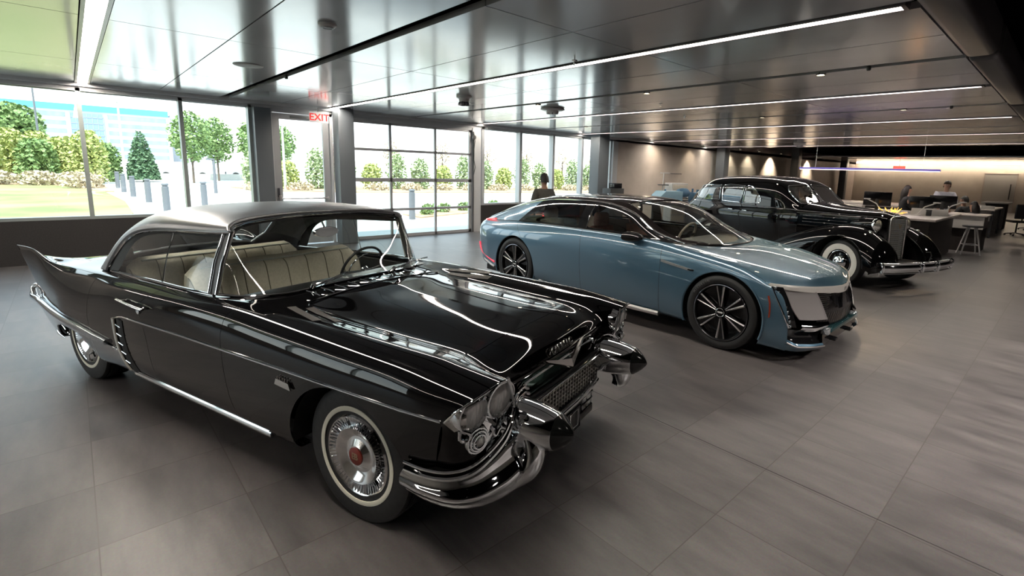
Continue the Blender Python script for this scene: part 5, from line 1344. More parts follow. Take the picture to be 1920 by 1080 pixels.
    R4 = [
      [(-2.55, .80, .42), (-2.6, .88, .40), (-2.62, .93, .34), (-2.6, .94, .28)],
      [(-2.85, .78, .74), (-2.85, .87, .70), (-2.85, .94, .58), (-2.85, .96, .40)],
      [(-3.2, .76, .86), (-3.2, .86, .83), (-3.2, .945, .70), (-3.2, .965, .45)],
      [(-3.6, .74, .80), (-3.6, .84, .77), (-3.6, .92, .65), (-3.6, .945, .45)],
      [(-4.1, .66, .58), (-4.1, .74, .55), (-4.1, .82, .48), (-4.1, .85, .40)],
      [(-4.5, .55, .42), (-4.5, .62, .40), (-4.5, .68, .36), (-4.5, .70, .32)],
    ]
    rv = half(R4, 8, 6)
    rv = cut(rv, lambda p: sqrt((p[0] + 3.2) ** 2 + (p[2] - .37) ** 2) - .40 if p[1] < -.88 else .1)
    for s in (1, -1):
        fx = (lambda q: q) if s == 1 else (lambda q: mirror(*q))
        pnl('front_fender', fx(fv), BP, T, sol=.012); pnl('rear_fender', fx(rv), BP, T, sol=.012)
        MB().box(-2.6, -1.6, s * .74, s * .93, .27, .30, .01).build('running_board', DARKM, T)
        lip = [(1.04 * .458 * cos(a), s * -.958, .38 + .458 * sin(a)) for a in [-.05 + (pi + .05) * k / 24 for k in range(25)]]
        b = MB(); arc = [(.47 * cos(a), .38 + .46 * sin(a)) for a in [pi * k / 20 for k in range(21)]]
        b.grid([[(x, s * .93, z), (x, s * .50, z)] for x, z in arc]); b.build('wheel_well', DARK, T, sol=0)
        # headlight bullets
        h = empty('headlight', (.0, s * -.385, 1.03)); h.parent = T; h.rotation_euler = (0, radians(-1), 0)
        MB().lathe([(0, -.26), (.03, -.25), (.065, -.18), (.095, -.06), (.112, .08), (.116, .20), (.108, .26)], ax='x', n=32).build('shell', BP, h)
        MB().lathe([(.110, .245), (.120, .262), (.118, .285), (.104, .292)], ax='x', n=32).build('bezel', CHROME, h)
        MB().lathe([(.105, .285), (.08, .305), (.04, .318), (0, .322)], ax='x', n=28).build('lens', mat('fluted_lens', (.72, .72, .68), .15, .75), h)
        MB().tube([(-.24, 0, .03), (-.05, 0, .105), (.20, 0, .122)], .006, 6).build('shell_moulding', CHROME, h)
        b = MB(); b.tube([(0, 0, -.08), (.0, s * .03, -.20)], .03, 8); b.build('stanchion', BP, h)
        l = empty('fender_lamp', (.33, s * -.62, .925)); l.parent = T
        MB().lathe([(0, -.07), (.02, -.05), (.03, 0), (.032, .03)], ax='x', n=16).build('shell', CHROME, l); MB().lathe([(.030, .03), (.018, .04), (0, .043)], ax='x', n=16).build('lens', mat('fluted_lens'), l)
    # grille
    g = empty('grille', (.36, 0, 0)); g.parent = T
    MB().box(-.03, .0, -.195, .195, .44, 1.15).build('grille_backing', mat('grille_dark', (.10, .10, .10), .4, .8), g, smooth=False)
    b = MB()
    for k in range(34):
        z = .465 + k * .0205; b.tube([(.010, -.185, z), (.040, 0, z), (.010, .185, z)], .0042, 5)
    b.build('grille_bars', mat('grille_bright', (.85, .87, .86), .45, .4), g)
    b = MB()
    for k in range(7):
        y = -.18 + k * .06; x = .012 + .028 * (1 - abs(y) / .185); b.tube([(x, y, .45), (x, y, 1.15)], .003, 5)
    b.build('grille_uprights', CHROME, g)
    b = MB(); b.tube(crv([(.02, -.205, .43), (.02, -.205, .8), (.02, -.203, 1.10), (.02, -.175, 1.165), (.03, 0, 1.19), (.02, .175, 1.165), (.02, .203, 1.10), (.02, .205, .8), (.02, .205, .43)], 4), .019, 10); b.build('grille_surround', mat('soft_chrome'), g)
    b = MB(); b.tube([(.05, -.03, 1.07), (.055, 0, .985), (.055, .0, .985)], .010, 8, flat=(.6, 1)); b.tube([(.05, .035, 1.06), (.055, .0, .985)], .007, 8, flat=(.6, 1)); b.build('v_badge', mat('soft_gold'), g)
    # bumper
    b = MB(); rows = []
    for k in range(33):
        y = -.93 + 1.86 * k / 32; x = .90 - .13 * (abs(y) / .93) ** 2.4; 
        rows.append(crv([(x - .02, y, .510), (x + .012, y, .502), (x + .006, y, .472), (x + .026, y, .440), (x + .026, y, .396), (x + .006, y, .366), (x + .012, y, .334), (x - .02, y, .325)], 3))
    b.grid(rows); b.build('front_bumper', CHROME, T, sol=.01)
    for y in (-.92, -.12, .30, .90):
        x = .90 - .13 * (abs(y) / .93) ** 2.4
        b = MB(); b.tube([(x + .0, y, .335), (x + .036, y, .36), (x + .044, y, .42), (x + .036, y, .48), (x - .0, y, .505)], .018, 10, flat=(.6, 1.2)); b.build('bumper_clamp', CHROME, T)
    b = MB(); b.box(.5, .86, -.33, -.29, .38, .43); b.box(.5, .86, .29, .33, .38, .43); b.box(.30, .62, -.42, .42, .34, .44, .02); b.build('bumper_bracket', DARKM, T)
    b = MB(); b.tube([(.86, .02, .66), (.88, .10, .66), (.88, .14, .60), (.86, .12, .48)], .008, 8); b.build('plate_bracket', DARKM, T)
    b = MB(); b.box(-4.3, .35, -.66, .66, .28, .36); b.box(-.9, .28, -.30, .30, .36, .9); b.build('chassis', DARK, T, smooth=False)
    # interior
    so = MB(); so.box(-2.55, -2.40, -.62, .62, .6, 1.30, .05); so.box(-3.75, -3.55, -.60, .60, .6, 1.32, .05); so.build('seats', mat('brown_cloth', (.07, .055, .045), .8), T)
    sw = MB(); sw.tube([(-1.72 + .08 * sin(2 * pi * k / 24), .36 + .2 * cos(2 * pi * k / 24), 1.30 + .15 * sin(2 * pi * k / 24)) for k in range(24)], .010, 8, closed=True); sw.build('steering_wheel', mat('ivory', (.5, .45, .33), .4), T)
    def mk(par):
        w = tyre(par, .385, .18, .21)
        ring(w, 'whitewall', mat('white_wall_rubber', (.70, .70, .66), .5), .226, .322, -.0905, .006)
        MB().lathe([(.225, -.03), (.228, -.075), (.215, -.085), (.205, -.080), (.16, -.045), (.12, -.050), (0, -.06)], ax='y', n=48).build('wheel_disc', BP, w)
        MB().lathe([(.208, -.085), (.20, -.088), (.192, -.078)], ax='y', n=48).build('trim_ring', CHROME, w)
        MB().lathe([(.115, -.050), (.118, -.075), (.10, -.100), (.06, -.108), (.05, -.120), (.02, -.128), (0, -.13)], ax='y', n=40).build('hubcap', CHROME, w)
        return w
    place_wheels(mk, T, [(0, -.76, .380), (0, .76, .380), (-3.2, -.76, .380), (-3.2, .76, .380)])
    return T
build_lasalle()
# ================================================================== OUTSIDE
GZ = -0.12
CONC = noise_mat('pale_concrete', (.50, .49, .47), (.58, .57, .54), .8, .8)
LAWN = noise_mat('sunny_lawn', (.15, .20, .06), (.32, .27, .13), .35, .9, detail=6)
MULCH = noise_mat('dry_mulch', (.30, .20, .13), (.42, .31, .20), 2.5, .9)
o = plane('concrete_yard', -80, 140, YW + .26, 320, GZ, CONC); tag(o, kind='structure')
def patch(name, pts, z, m, h=.03):
    b = MB(); b.prism([(x, y) for x, y in pts], GZ, GZ + z, 'xy'); o = b.build(name, m, smooth=False); tag(o, kind='structure'); return o
patch('lawn', [(-60, 13.5), (-1.0, 14.5), (.9, 18), (1.4, 22), (1.55, 28), (1.2, 36), (-1, 44), (-60, 46)], .05, LAWN)
patch('mulch_bed', [(-60, 46), (-1, 44), (1.2, 36), (1.6, 36), (1.4, 46), (0, 53), (-60, 60)], .06, MULCH)
patch('mulch_bed', [(8.5, 36), (13, 33.5), (18, 32.5), (26, 31), (33, 29), (46, 27), (60, 26), (60, 33), (30, 42), (12, 44), (8, 41)], .06, MULCH)
patch('mulch_bed', [(9.2, 16.6), (12.2, 17.6), (15.5, 18.4), (15.8, 19.3), (12.2, 19.2), (9.2, 18)], .05, MULCH)
LEAF = [noise_mat('leaf_yellow_green', (.30, .38, .10), (.50, .52, .20), 8, .6), noise_mat('leaf_green', (.11, .20, .06), (.24, .34, .12), 8, .6), noise_mat('leaf_dark_green', (.06, .13, .07), (.13, .22, .11), 8, .6), noise_mat('leaf_tan', (.44, .36, .24), (.58, .50, .36), 8, .7), noise_mat('leaf_green_hazed', (.20, .29, .13), (.42, .48, .27), 8, .6)]  # last leaf colour is paled to stand in for outdoor haze
TWIG = mat('bark', (.12, .09, .07), .8)
rng = random.Random(3)
def leaf_mesh(name, w, h, n, leaf, mt, shape='bush', z0=0.0):
    b = MB()
    for i in range(n):
        while True:
            x, y, z = rng.uniform(-1, 1), rng.uniform(-1, 1), rng.uniform(0, 1)
            r = sqrt(x * x + y * y)
            if shape == 'bush': lim = sqrt(max(0, 1 - (z * 2 - .9) ** 2 * .7)) * (.72 + .28 * sin(9 * atan2(y, x) + z * 7))
            elif shape == 'cone': lim = (1 - z) ** .75 * .95 + .05
            else: lim = sqrt(max(0, 1 - (z * 2 - 1) ** 2)) * (.8 + .2 * sin(5 * atan2(y, x) + 9 * z))
            if r < lim and (r > lim * .45 or rng.random() < .35): break
        c = Vector((x * w, y * w, z0 + z * h)); a = rng.uniform(0, 2 * pi); t = rng.uniform(-.9, .9)
        u = Vector((cos(a), sin(a), t * .5)).normalized() * leaf * rng.uniform(.6, 1.2); v = Vector((-sin(a) * .4, cos(a) * .4, 1 - abs(t) * .3)).normalized() * leaf * .6
        b.add([c - u, c + v, c + u, c - v], [(0, 1, 2, 3)])
    me = bpy.data.meshes.new(name); me.from_pydata(b.v, [], b.f); me.materials.append(mt); me.update(); return me
def stem_mesh(name, h, r, spread=.3):
    b = MB(); b.tube([(0, 0, 0), (.02, .01, h * .5), (0, 0, h)], [r, r * .8, r * .4], 6)
    for k in range(5):
        a = k * 1.3; b.tube([(0, 0, h * (.35 + .1 * k)), (spread * cos(a), spread * sin(a), h * (.6 + .1 * k))], [r * .5, r * .2], 5)
    me = bpy.data.meshes.new(name); me.from_pydata(b.v, [], b.f); me.materials.append(TWIG); me.update(); return me
LM = {}
def plant(name, kind, x, y, w, h, mt, n, leaf, shape, label, cat, group, z0=0.0, rz=0):
    key = (kind, w, h)
    if key not in LM: LM[key] = (leaf_mesh(kind + '_leaves', w, h - z0, n, leaf, mt, shape, z0), stem_mesh(kind + '_stem', max(.4, z0 + (h - z0) * .7), .02 + h * .012, w * .5))
    t = empty(name, (x, y, GZ), rz, label, cat, group)
    f = bpy.data.objects.new('foliage', LM[key][0]); COL.objects.link(f); f.parent = t
    s = bpy.data.objects.new('trunk' if 'tree' in name else 'stem', LM[key][1]); COL.objects.link(s); s.parent = t
    return t
GH = 'leafy shrubs in the long hedge behind the lawn'
spots = [(-4.1, 47.2), (-2.9, 50.8), (-1.55, 47.0), (-.35, 50.7), (.95, 47.4), (1.9, 51.0), (-4.3, 54.6), (-1.7, 54.6)]
for i, (x, y) in enumerate(spots):
    k = i % 3
    plant('leafy_shrub', 'hedge%d' % k, x, y, 1.12, [3.2, 3.6, 2.9][k], LEAF[0 if k < 2 else 1], 2600, .15, 'bush', ORD[i] + ' shrub from the left in the yellow-green hedge behind the lawn', 'shrub', GH, rz=i)
for i, (x, y) in enumerate([(-3.6, 66)]):
    plant('broadleaf_tree', 'bigtree', x, y, 2.6, 6.4, LEAF[1], 3600, .24, 'ball', 'round green tree rising behind the hedge at the left edge', 'tree', 'trees behind the hedge', 1.5, i)
for i, (x, y) in enumerate([(4.1, 51.0)]):
    plant('conifer_tree', 'conifer', x, y, 1.15, 4.0, LEAF[2], 2600, .14, 'cone', 'dark green conifer right of the white lamp post', 'tree', 'conifers', .2, i)
for i, (x, y) in enumerate([(7.0, 48.5), (9.6, 53.5), (12.2, 52), (15.5, 56)]):
    plant('slender_tree', 'slim', x, y, 1.5, 5.6, LEAF[1 if i % 2 == 0 else 0], 1500, .16, 'ball', 'slender young tree across the yard, %s' % ['beside the conifers', 'behind the parked cars', 'near the second mullion', 'farthest'][i], 'tree', 'young trees', 1.6, i)
for i, (x, y) in enumerate([(-3.4, 44.6), (-1.5, 44.0), (.2, 42.5), (.5, 40)]):
    plant('tan_shrub', 'tan', x, y, 1.1, .9, LEAF[3], 700, .11, 'bush', ORD[i] + ' low tan shrub from the left on the mulch at the lawn edge', 'shrub', 'low tan shrubs at the lawn edge', rz=i)
# hedge on the right bed
GR2 = 'green shrubs beyond the road, seen through door and right windows'
for i in range(23):
    x = 9.0 + i * 1.9; y = 38.5 - i * .29
    k = i % 3
    plant('leafy_shrub', 'far%d' % k, x, y, .84, [2.5, 2.0, 2.9][k], LEAF[4 if k != 1 else 0], 1100, .12, 'bush', ORD[i] + ' shrub from the left in the long green bed beyond the road', 'shrub', GR2, rz=i)
for i in range(16):
    x = 8.6 + i * 2.5; y = 36.4 - i * .36
    plant('tan_shrub', 'tanb', x, y, .9, .6, LEAF[3], 420, .10, 'bush', ORD[i] + ' low tan shrub from the left before the far hedge', 'shrub', 'low tan shrubs before the far hedge', rz=i)
for i in range(9):
    x = 10.6 + i * 4.6; y = 41.5 - i * .5
    plant('bare_tree', 'bare', x, y, .9, 4.2, LEAF[3], 420, .09, 'ball', ORD[i] + ' thin pale tree from the left above the far hedge', 'tree', 'thin trees above the far hedge', 1.6, i)
for i, (x, y) in enumerate([(9.9, 17.4), (11.1, 18.1), (12.3, 18.4), (13.3, 18.8), (14.3, 18.9), (10.4, 18.0)]):
    plant('low_shrub', 'low', x, y, .33, .42, LEAF[1], 260, .06, 'bush', ORD[[0, 2, 3, 4, 5, 1][i]] + ' small plant from the left in the bed outside the glazed door', 'shrub', 'small plants in the strip bed', rz=i)
# bollards
BOL = mat('grey_bollard', (.13, .14, .16), .5)
def bollard(x, y, label, h=1.0, r=.11):
    t = empty('bollard', (x, y, GZ), 0, label, 'bollard', 'grey bollards along the path')
    MB().lathe([(r, 0), (r, h - .12), (r * .8, h - .11), (r * .8, h - .07), (r, h - .06), (r, h - .015), (r * .9, h), (0, h)], n=20).build('post', BOL, t)
    return t
for (x, y, w_, h) in ((3.85, 24.6, 'standing alone right of the second window mullion', 1.0), (2.42, 22.9, 'nearest of the row at the lawn edge', 1.0), (2.32, 27.6, 'second of the row at the lawn edge', 1.0), (2.1, 31.8, 'third of the row at the lawn edge', 1.0), (2.0, 36, 'fourth of the row at the lawn edge', 1.0), (2.0, 40.6, 'farthest of the row at the lawn edge', 1.0), (8.75, 16.4, 'tall one outside the glazed overhead door', 1.08)):
    bollard(x, y, 'grey bollard ' + w_, h)
# lamp posts
PALEP = mat('pale_post', (.45, .45, .45), .5)
for (x, y, h, w_) in ((2.6, 44, 5.4, 'white lamp post before the conifers'), (-1.65, 58.5, 8.0, 'tall thin lamp post behind the left hedge'), (10.3, 36.6, 4.2, 'white post left of the exit door window'), (5.9, 34, 1.9, 'short dark post in the yard')):
    t = empty('lamp_post', (x, y, GZ), 0, w_, 'lamp post')
    MB().tube([(0, 0, 0), (0, 0, h)], [.09, .06], 10).build('pole', PALEP if 'white' in w_ else BOL, t)
    MB().box(-.35, .05, -.08, .08, h - .02, h + .06, .02).build('lamp_head', PALEP if 'white' in w_ else BOL, t)
# parked cars far across the yard
def far_car(x, y, rz, m, label):
    t = empty('parked_car', (x, y, GZ), rz, label, 'car', 'parked cars across the yard')
    rows = []
    for (xx, zt, w) in [(-2.2, .7, .75), (-2.1, .85, .85), (-1.7, .95, .9), (-1.2, 1.4, .8), (.2, 1.45, .8), (.9, 1.0, .88), (1.9, .85, .85), (2.2, .55, .75)]:
        rows.append([(xx, -w, .3), (xx, -w, .7), (xx, -w * .8, zt), (xx, w * .8, zt), (xx, w, .7), (xx, w, .3)])
    b = MB(); b.grid(surf(rows, 3, 2)); b.build('body', m, t)
    for xx in (-1.4, 1.4):
        for yy in (-.85, .85): MB().lathe([(0, -.1), (.33, -.1), (.33, .1), (0, .1)], c=(xx, yy, .33), ax='y', n=16).build('wheel', RUBBER, t)
far_car(7.5, 58, .1, mat('white_paint', (.6, .6, .6), .3), 'white parked car far across the yard, left one')
far_car(13.6, 60, -.1, mat('silver_paint', (.4, .42, .45), .3), 'silver parked car far across the yard, right one')
t = tag(MB().box(3.2, 14.5, 55.5, 55.7, GZ, .45).build('low_yard_wall', CONC, smooth=False), 'long low pale wall at the far side of the yard', 'wall')
# office building far behind
WHB = mat('white_facade', (.52, .56, .60), .6); BLUEB = mat('sky_blue_band', (.08, .32, .54), .4); GLB = noise_mat('ribbon_windows', (.19, .24, .30), (.25, .30, .36), .6, .25, stretch=(1, 1, .2)); PALEB = mat('pale_facade', (.34, .36, .40), .7)
t = empty('office_building', (0, 200, 0), 0, 'long white office building with a bright blue roof band and ribbon windows behind the trees', 'building')
MB().box(-90, 24, 0, 30, -1, 14.3).build('wall', WHB, t, smooth=False)
MB().box(-90, 23.6, -.4, 30, 14.3, 16.0).build('roof_band', BLUEB, t, smooth=False)
for k in range(6):
    z = 1.2 + k * 2.25
    for (a, b2) in ((-90, 0.2), (9.2, 23)):
        MB().box(a, b2, -.15, .1, z, z + 1.15).build('ribbon_window', GLB, t, smooth=False)
b = MB(); b.box(1.2, 8.2, -.5, .1, -.5, 13.6); b.build('glass_bay', mat('bay_glass', (.18, .26, .38), .2), t, smooth=False)
b = MB()
for k in range(8): b.box(1.2, 8.2, -.6, -.5, .6 + k * 1.7, .75 + k * 1.7)
for k in range(7): b.box(1.2 + k * 1.16 - .06, 1.2 + k * 1.16 + .06, -.6, -.5, -.5, 13.6)
b.build('bay_mullions', mat('bay_bars', (.30, .36, .42), .5), t, smooth=False)
t = tag(MB().box(24.5, 38, 204, 230, -1, 15.2).build('rear_block', PALEB, smooth=False), 'pale windowless block right of the blue banded office building', 'building')
# ================================================================== PEOPLE
def skin_mesh(name, chains, mats, sub=1, matfn=None, root=0):
    """chains: list of lists of (x,y,z,r); shared points merge into one skeleton"""
    V = []; R = []; Ed = []; key = {}
    for ch in chains:
        prev = None
        for (x, y, z, r) in ch:
            k = (round(x, 4), round(y, 4), round(z, 4))
            if k not in key: key[k] = len(V); V.append((x, y, z)); R.append(r)
            i = key[k]
            if prev is not None and prev != i: Ed.append((prev, i))
            prev = i
    R = [tuple(q * 1.22 for q in r) if isinstance(r, tuple) else r * 1.22 for r in R]
    me = bpy.data.meshes.new('tmp'); me.from_pydata(V, Ed, [])
    o = bpy.data.objects.new('tmp', me); COL.objects.link(o)
    md = o.modifiers.new('skin', 'SKIN'); md.use_smooth_shade = True
    for i, sv in enumerate(me.skin_vertices[0].data):
        rr = R[i] if isinstance(R[i], tuple) else (R[i], R[i]); sv.radius = rr; sv.use_root = (i == root)
    s = o.modifiers.new('sub', 'SUBSURF'); s.levels = sub; s.render_levels = sub
    bpy.context.view_layer.update()
    m2 = bpy.data.meshes.new_from_object(o.evaluated_get(bpy.context.evaluated_depsgraph_get())); m2.name = name
    bpy.data.objects.remove(o); bpy.data.meshes.remove(me)
    m2.materials.clear()
    for m in mats: m2.materials.append(m)
    if matfn:
        for p in m2.polygons: p.material_index = matfn(p.center)
    for p in m2.polygons: p.use_smooth = True
    r_ = bpy.data.objects.new(name, m2); COL.objects.link(r_); return r_
def person(loc, rz, label, skin, top, trousers, hairm, long_hair=False, seated=False, arms='down', h=1.75, group=None):
    """faces +x in its own frame"""
    T = empty('person', loc, rz, label, 'person', group); k = h / 1.75
    HZ = .50 if seated else .92                       # hip height
    dz = HZ - .92
    def P(x, y, z, r): return (x * k, y * k, (z + dz) * k, r * k if not isinstance(r, tuple) else (r[0] * k, r[1] * k))
    hip = P(0, 0, .93, (.135, .11)); waist = P(.0, 0, 1.10, (.125, .095)); chest = P(.0, 0, 1.30, (.155, .105)); neckb = P(-.01, 0, 1.45, (.075, .07)); neck = P(0, 0, 1.51, .043); head0 = P(.015, 0, 1.585, (.060, .066)); head1 = P(.01, 0, 1.665, (.068, .082)); head2 = P(.0, 0, 1.72, (.052, .062))
    body = [[hip, waist, chest, neckb, neck, head0, head1, head2]]
    shirt = [[P(0, 0, .88, (.175, .15)), P(.0, 0, 1.10, (.162, .135)), P(.0, 0, 1.30, (.200, .150)), P(-.01, 0, 1.45, (.105, .10))]]
    pants = [[P(0, 0, .96, (.148, .122)), P(0, 0, .90, (.15, .12))]]
    for s in (1, -1):
        sh = P(-.01, s * .185, 1.385, .060)
        if arms == 'down': el = P(-.02, s * .235, 1.13, .042); wr = P(.06, s * .245, .90, .030)
        elif arms == 'desk': el = P(.10, s * .235, 1.14, .042); wr = P(.34, s * .14, 1.12, .029)
        else: el = P(.06, s * .26, 1.13, .042); wr = P(.24, s * .10, 1.16, .029)
        body.append([chest, sh, el, wr]); shirt.append([shirt[0][2], (sh[0], sh[1], sh[2], .088 * k), (el[0], el[1], el[2], .066 * k), (wr[0] * .9 + el[0] * .1, wr[1] * .9 + el[1] * .1, wr[2] * .9 + el[2] * .1, .046 * k)])
        w = Vector(wr[:3]); d = (w - Vector(el[:3])).normalized()
        palm = w + d * .055 * k; kn = w + d * .095 * k
        body.append([wr, (*palm, .030 * k)])
        sd = Vector((0, 1, 0)) if abs(d.z) > .7 else Vector((-d.y, d.x, 0)).normalized()
        for j, (o_, ln) in enumerate(((-.026, .062), (-.009, .075), (.009, .070), (.026, .055))):
            a = kn + sd * o_ * k; b2 = a + d * ln * .55 * k + Vector((.006 * k, 0, -.008 * k)); c = a + d * ln * k + Vector((.012 * k, 0, -.022 * k))
            body.append([(*palm, .030 * k), (*a, .0095 * k), (*b2, .0085 * k), (*c, .007 * k)])
        t0 = palm - d * .02 * k; body.append([(*palm, .030 * k), (*(t0 + Vector((.03, -s * .018, 0)) * k), .0105 * k), (*(t0 + d * .035 * k + Vector((.045, -s * .022, 0)) * k), .0085 * k)])
        if seated: kne = P(.42, s * .11, .93, .062); an = P(.40, s * .11, .50, .040); ft = P(.54, s * .12, .46, .038)
        else: kne = P(.02, s * .10, .50, .058); an = P(-.01, s * .10, .09, .040); ft = P(.14, s * .115, .045, .034)
        th = P(0.0 if not seated else .08, s * .095, .88, .085)
        body.append([hip, th, kne, an, ft]); pants.append([pants[0][1], (th[0], th[1], th[2], .095 * k), (kne[0], kne[1], kne[2], .072 * k), (an[0], an[1], an[2] + .03, .055 * k)])
    bd = skin_mesh('body', body, [skin], 2); bd.parent = T
    # face: nose, ears, eyes, mouth
    b = MB()
    b.tube([P(.085, 0, 1.675, .01)[:3], P(.112, 0, 1.645, .01)[:3], P(.09, 0, 1.635, .01)[:3]], [.008 * k, .014 * k, .010 * k], 8)
    for s in (1, -1): b.tube([P(.0, s * .076, 1.685, 0)[:3], P(-.008, s * .088, 1.665, 0)[:3], P(.0, s * .078, 1.635, 0)[:3]], [.010 * k, .013 * k, .008 * k], 8)
    b.build('nose_and_ears', skin, bd)
    b = MB()
    for s in (1, -1): b.lathe([(0, -.008), (.009, 0), (0, .006)], c=P(.080, s * .032, 1.675, 0)[:3], ax='x', n=10)
    b.build('eyes', mat('eye_dark', (.03, .02, .02), .3), bd)
    MB().tube([P(.083, -.024, 1.607, 0)[:3], P(.092, 0, 1.605, 0)[:3], P(.083, .024, 1.607, 0)[:3]], .0055 * k, 6).build('mouth', mat('lip', (.35, .12, .10), .5), bd)
    sh = skin_mesh('shirt', shirt, [top], 2); sh.parent = T
    pt = skin_mesh('trousers', pants, [trousers], 2); pt.parent = T
    b = MB(); rows = []
    for i in range(9):
        a = pi * i / 16
        rows.append([P(-.016 + .112 * cos(t) * sin(a) - .0, .096 * sin(t) * sin(a), 1.668 + .138 * cos(a) - (.05 if cos(t) < 0 else -.025) * (i / 8) ** 2 * (1.4 if cos(t) < 0 else 1), 0)[:3] for t in [2 * pi * q / 20 for q in range(21)]])
    b.grid(rows)
    if long_hair:
        rows = []
        for i in range(10):
            z = 1.69 - i * .042; w = .108 + .02 * sin(i * .5); dx = -.03 - .006 * i
            rows.append([P(dx + w * cos(t) * .95, w * sin(t), z, 0)[:3] for t in [pi * .40 + pi * 1.2 * q / 14 for q in range(15)]])
        b.grid(rows)
    b.build('hair', hairm, T, sol=.0)
    for s in (1, -1):
        z0 = (.46 + dz if seated else .0)
        bx = (.44, .66) if seated else (-.08, .20)
        zz = (0.0) if not seated else 0
        b = MB(); b.box((bx[0]) * k, bx[1] * k, (s * .11 - .045) * k, (s * .11 + .045) * k, 0 if not seated else max(0, (.44 + dz - .02)) * k, (.085 if not seated else (.44 + dz + .07)) * k, .03); b.build('shoe', DARKM, T)
    return T
SK1 = mat('skin_light', (.50, .30, .22), .5); SK2 = mat('skin_tan', (.36, .20, .14), .5)
BLK = noise_mat('black_cloth', (.012, .012, .014), (.02, .02, .023), 30, .8); GRYS = noise_mat('dark_grey_shirt', (.028, .028, .027), (.04, .04, .038), 30, .8); WHS = noise_mat('pale_lilac_shirt', (.52, .52, .60), (.6, .6, .68), 30, .7); DH = mat('dark_hair', (.012, .009, .008), .5); GH_ = mat('brown_hair', (.06, .035, .025), .5)
person((7.05, 7.62, 0), radians(70), 'man in a dark grey shirt standing with his back to us before the right windows', SK2, GRYS, BLK, DH, h=1.68, arms='down')
person((17.15, 3.36, 0), radians(-62), 'woman with long dark hair in black, in profile behind the desks', SK1, BLK, BLK, DH, True, False, 'desk', 1.62)
person((19.3, 2.80, 0), radians(190), 'man with short brown hair in a pale lilac shirt, facing us behind the monitors', SK1, WHS, BLK, GH_, False, False, 'desk', 1.78)
person((18.35, 2.0, 0), radians(75), 'person with dark hair in black seated at the desk end nearest the aisle', SK2, BLK, BLK, DH, True, True, 'desk', 1.62)
person((20.2, 2.45, 0), radians(75), 'person with dark hair in black seated just behind the large right monitor', SK2, BLK, BLK, DH, False, True, 'desk', 1.75)

# ================================================================== DESKS AND BACKGROUND
TOPM = noise_mat('pale_stone_worktop', (.36, .32, .30), (.42, .38, .36), 6, .3); CAB = noise_mat('dark_walnut_cabinet', (.022, .017, .016), (.032, .026, .024), 4, .5); WHT = mat('white_laminate', (.50, .48, .46), .45)
def counter(x0, x1, y0, y1, h, label, top=TOPM, body=CAB, inset=.12):
    t = empty('counter', ((x0 + x1) / 2, (y0 + y1) / 2, 0), 0, label, 'counter'); hx, hy = (x1 - x0) / 2, (y1 - y0) / 2
    MB().box(-hx, hx, -hy, hy, h - .05, h, .008).build('worktop', top, t, ang=30)
    MB().box(-hx + inset, hx - inset, -hy + inset, hy - inset, .02, h - .05).build('cabinet_body', body, t, smooth=False)
    MB().box(-hx + inset + .04, hx - inset - .04, -hy + inset + .04, hy - inset - .04, 0, .02).build('plinth', DARKM, t, smooth=False)
    return t
counter(13.0, 16.2, 1.98, 7.2, 1.0, 'long counter with a pale stone top right behind the old black sedan')
counter(19.0, 21.8, 3.5, 7.4, .98, 'second pale-topped counter standing farther behind the first')
counter(21.5, 24.2, 7.9, 9.4, .95, 'dark cabinet counter against the brown wall behind the old sedan windscreen')
t = empty('desk', (22.9, 2.15, 0), 0, 'pale desk with one dark cabinet, beyond the seated people near the aisle', 'desk')
MB().box(-1.4, 1.2, -.35, .55, .90, .95, .006).build('desk_top', TOPM, t, ang=30)
MB().box(-1.1, -.3, -.25, .45, .55, .90).build('drawer_box', WHT, t, smooth=False)
for sx in (-1, 1):
    for sy in (-1, 1): MB().box(sx * 1.15 - .03, sx * 1.15 + .03, .1 + sy * .38 - .03, .1 + sy * .38 + .03, 0, .90).build('leg', DARKM, t, smooth=False)
t = empty('desk', (26.6, 2.1, 0), 0, 'raised pale table top farthest along the aisle, beside the far wall door', 'desk')
MB().box(-1.0, 1.0, -.3, .5, 1.02, 1.06, .006).build('desk_top', WHT, t, ang=30)
MB().box(-.5, .7, -.2, .4, 0.0, 1.02).build('pedestal', CAB, t, smooth=False)
t = empty('paper_tray', (14.85, 2.42, 1.0), radians(8), 'white open box of papers on the corner of the long counter', 'tray')
MB().box(-.25, .25, -.32, .32, 0, .04, .004).build('base', WHT, t); b = MB(); b.box(-.27, -.24, -.34, .34, 0, .15); b.box(.24, .27, -.34, .34, 0, .13); b.box(-.27, .27, -.36, -.34, 0, .22); b.build('side', WHT, t, smooth=False)
t = empty('desk', (17.3, 1.98, 0), 0, 'desk with a white front panel and pale top, right behind the stool', 'desk')
MB().box(-.45, .65, -.45, .42, .92, .96, .006).build('desk_top', TOPM, t, ang=30); MB().box(-.42, -.40, -.40, .30, .60, .92).build('front_panel', WHT, t, smooth=False); MB().box(-.36, .6, -.38, .38, 0, .60).build('lower_box', CAB, t, smooth=False); MB().box(-.40, .6, -.38, .38, .60, .92).build('drawer_box', WHT, t, smooth=False)
SCR = mat('black_screen', (.006, .006, .008), .15)
def monitor(x, y, rz, z, w, label):
    t = empty('monitor', (x, y, z), rz, label, 'monitor', 'computer monitors on the desks')
    MB().box(-.02, .02, -w / 2, w / 2, .12, .12 + w * .58, .006).build('screen', SCR, t)
    MB().box(-.035, -.02, -.04, .04, .02, .30, .004).build('stand', DARKM, t); MB().box(-.12, .10, -.14, .14, 0, .015, .004).build('stand_base', DARKM, t)
monitor(15.25, 3.62, radians(20), 1.0, .62, 'dark monitor left of the woman in black')
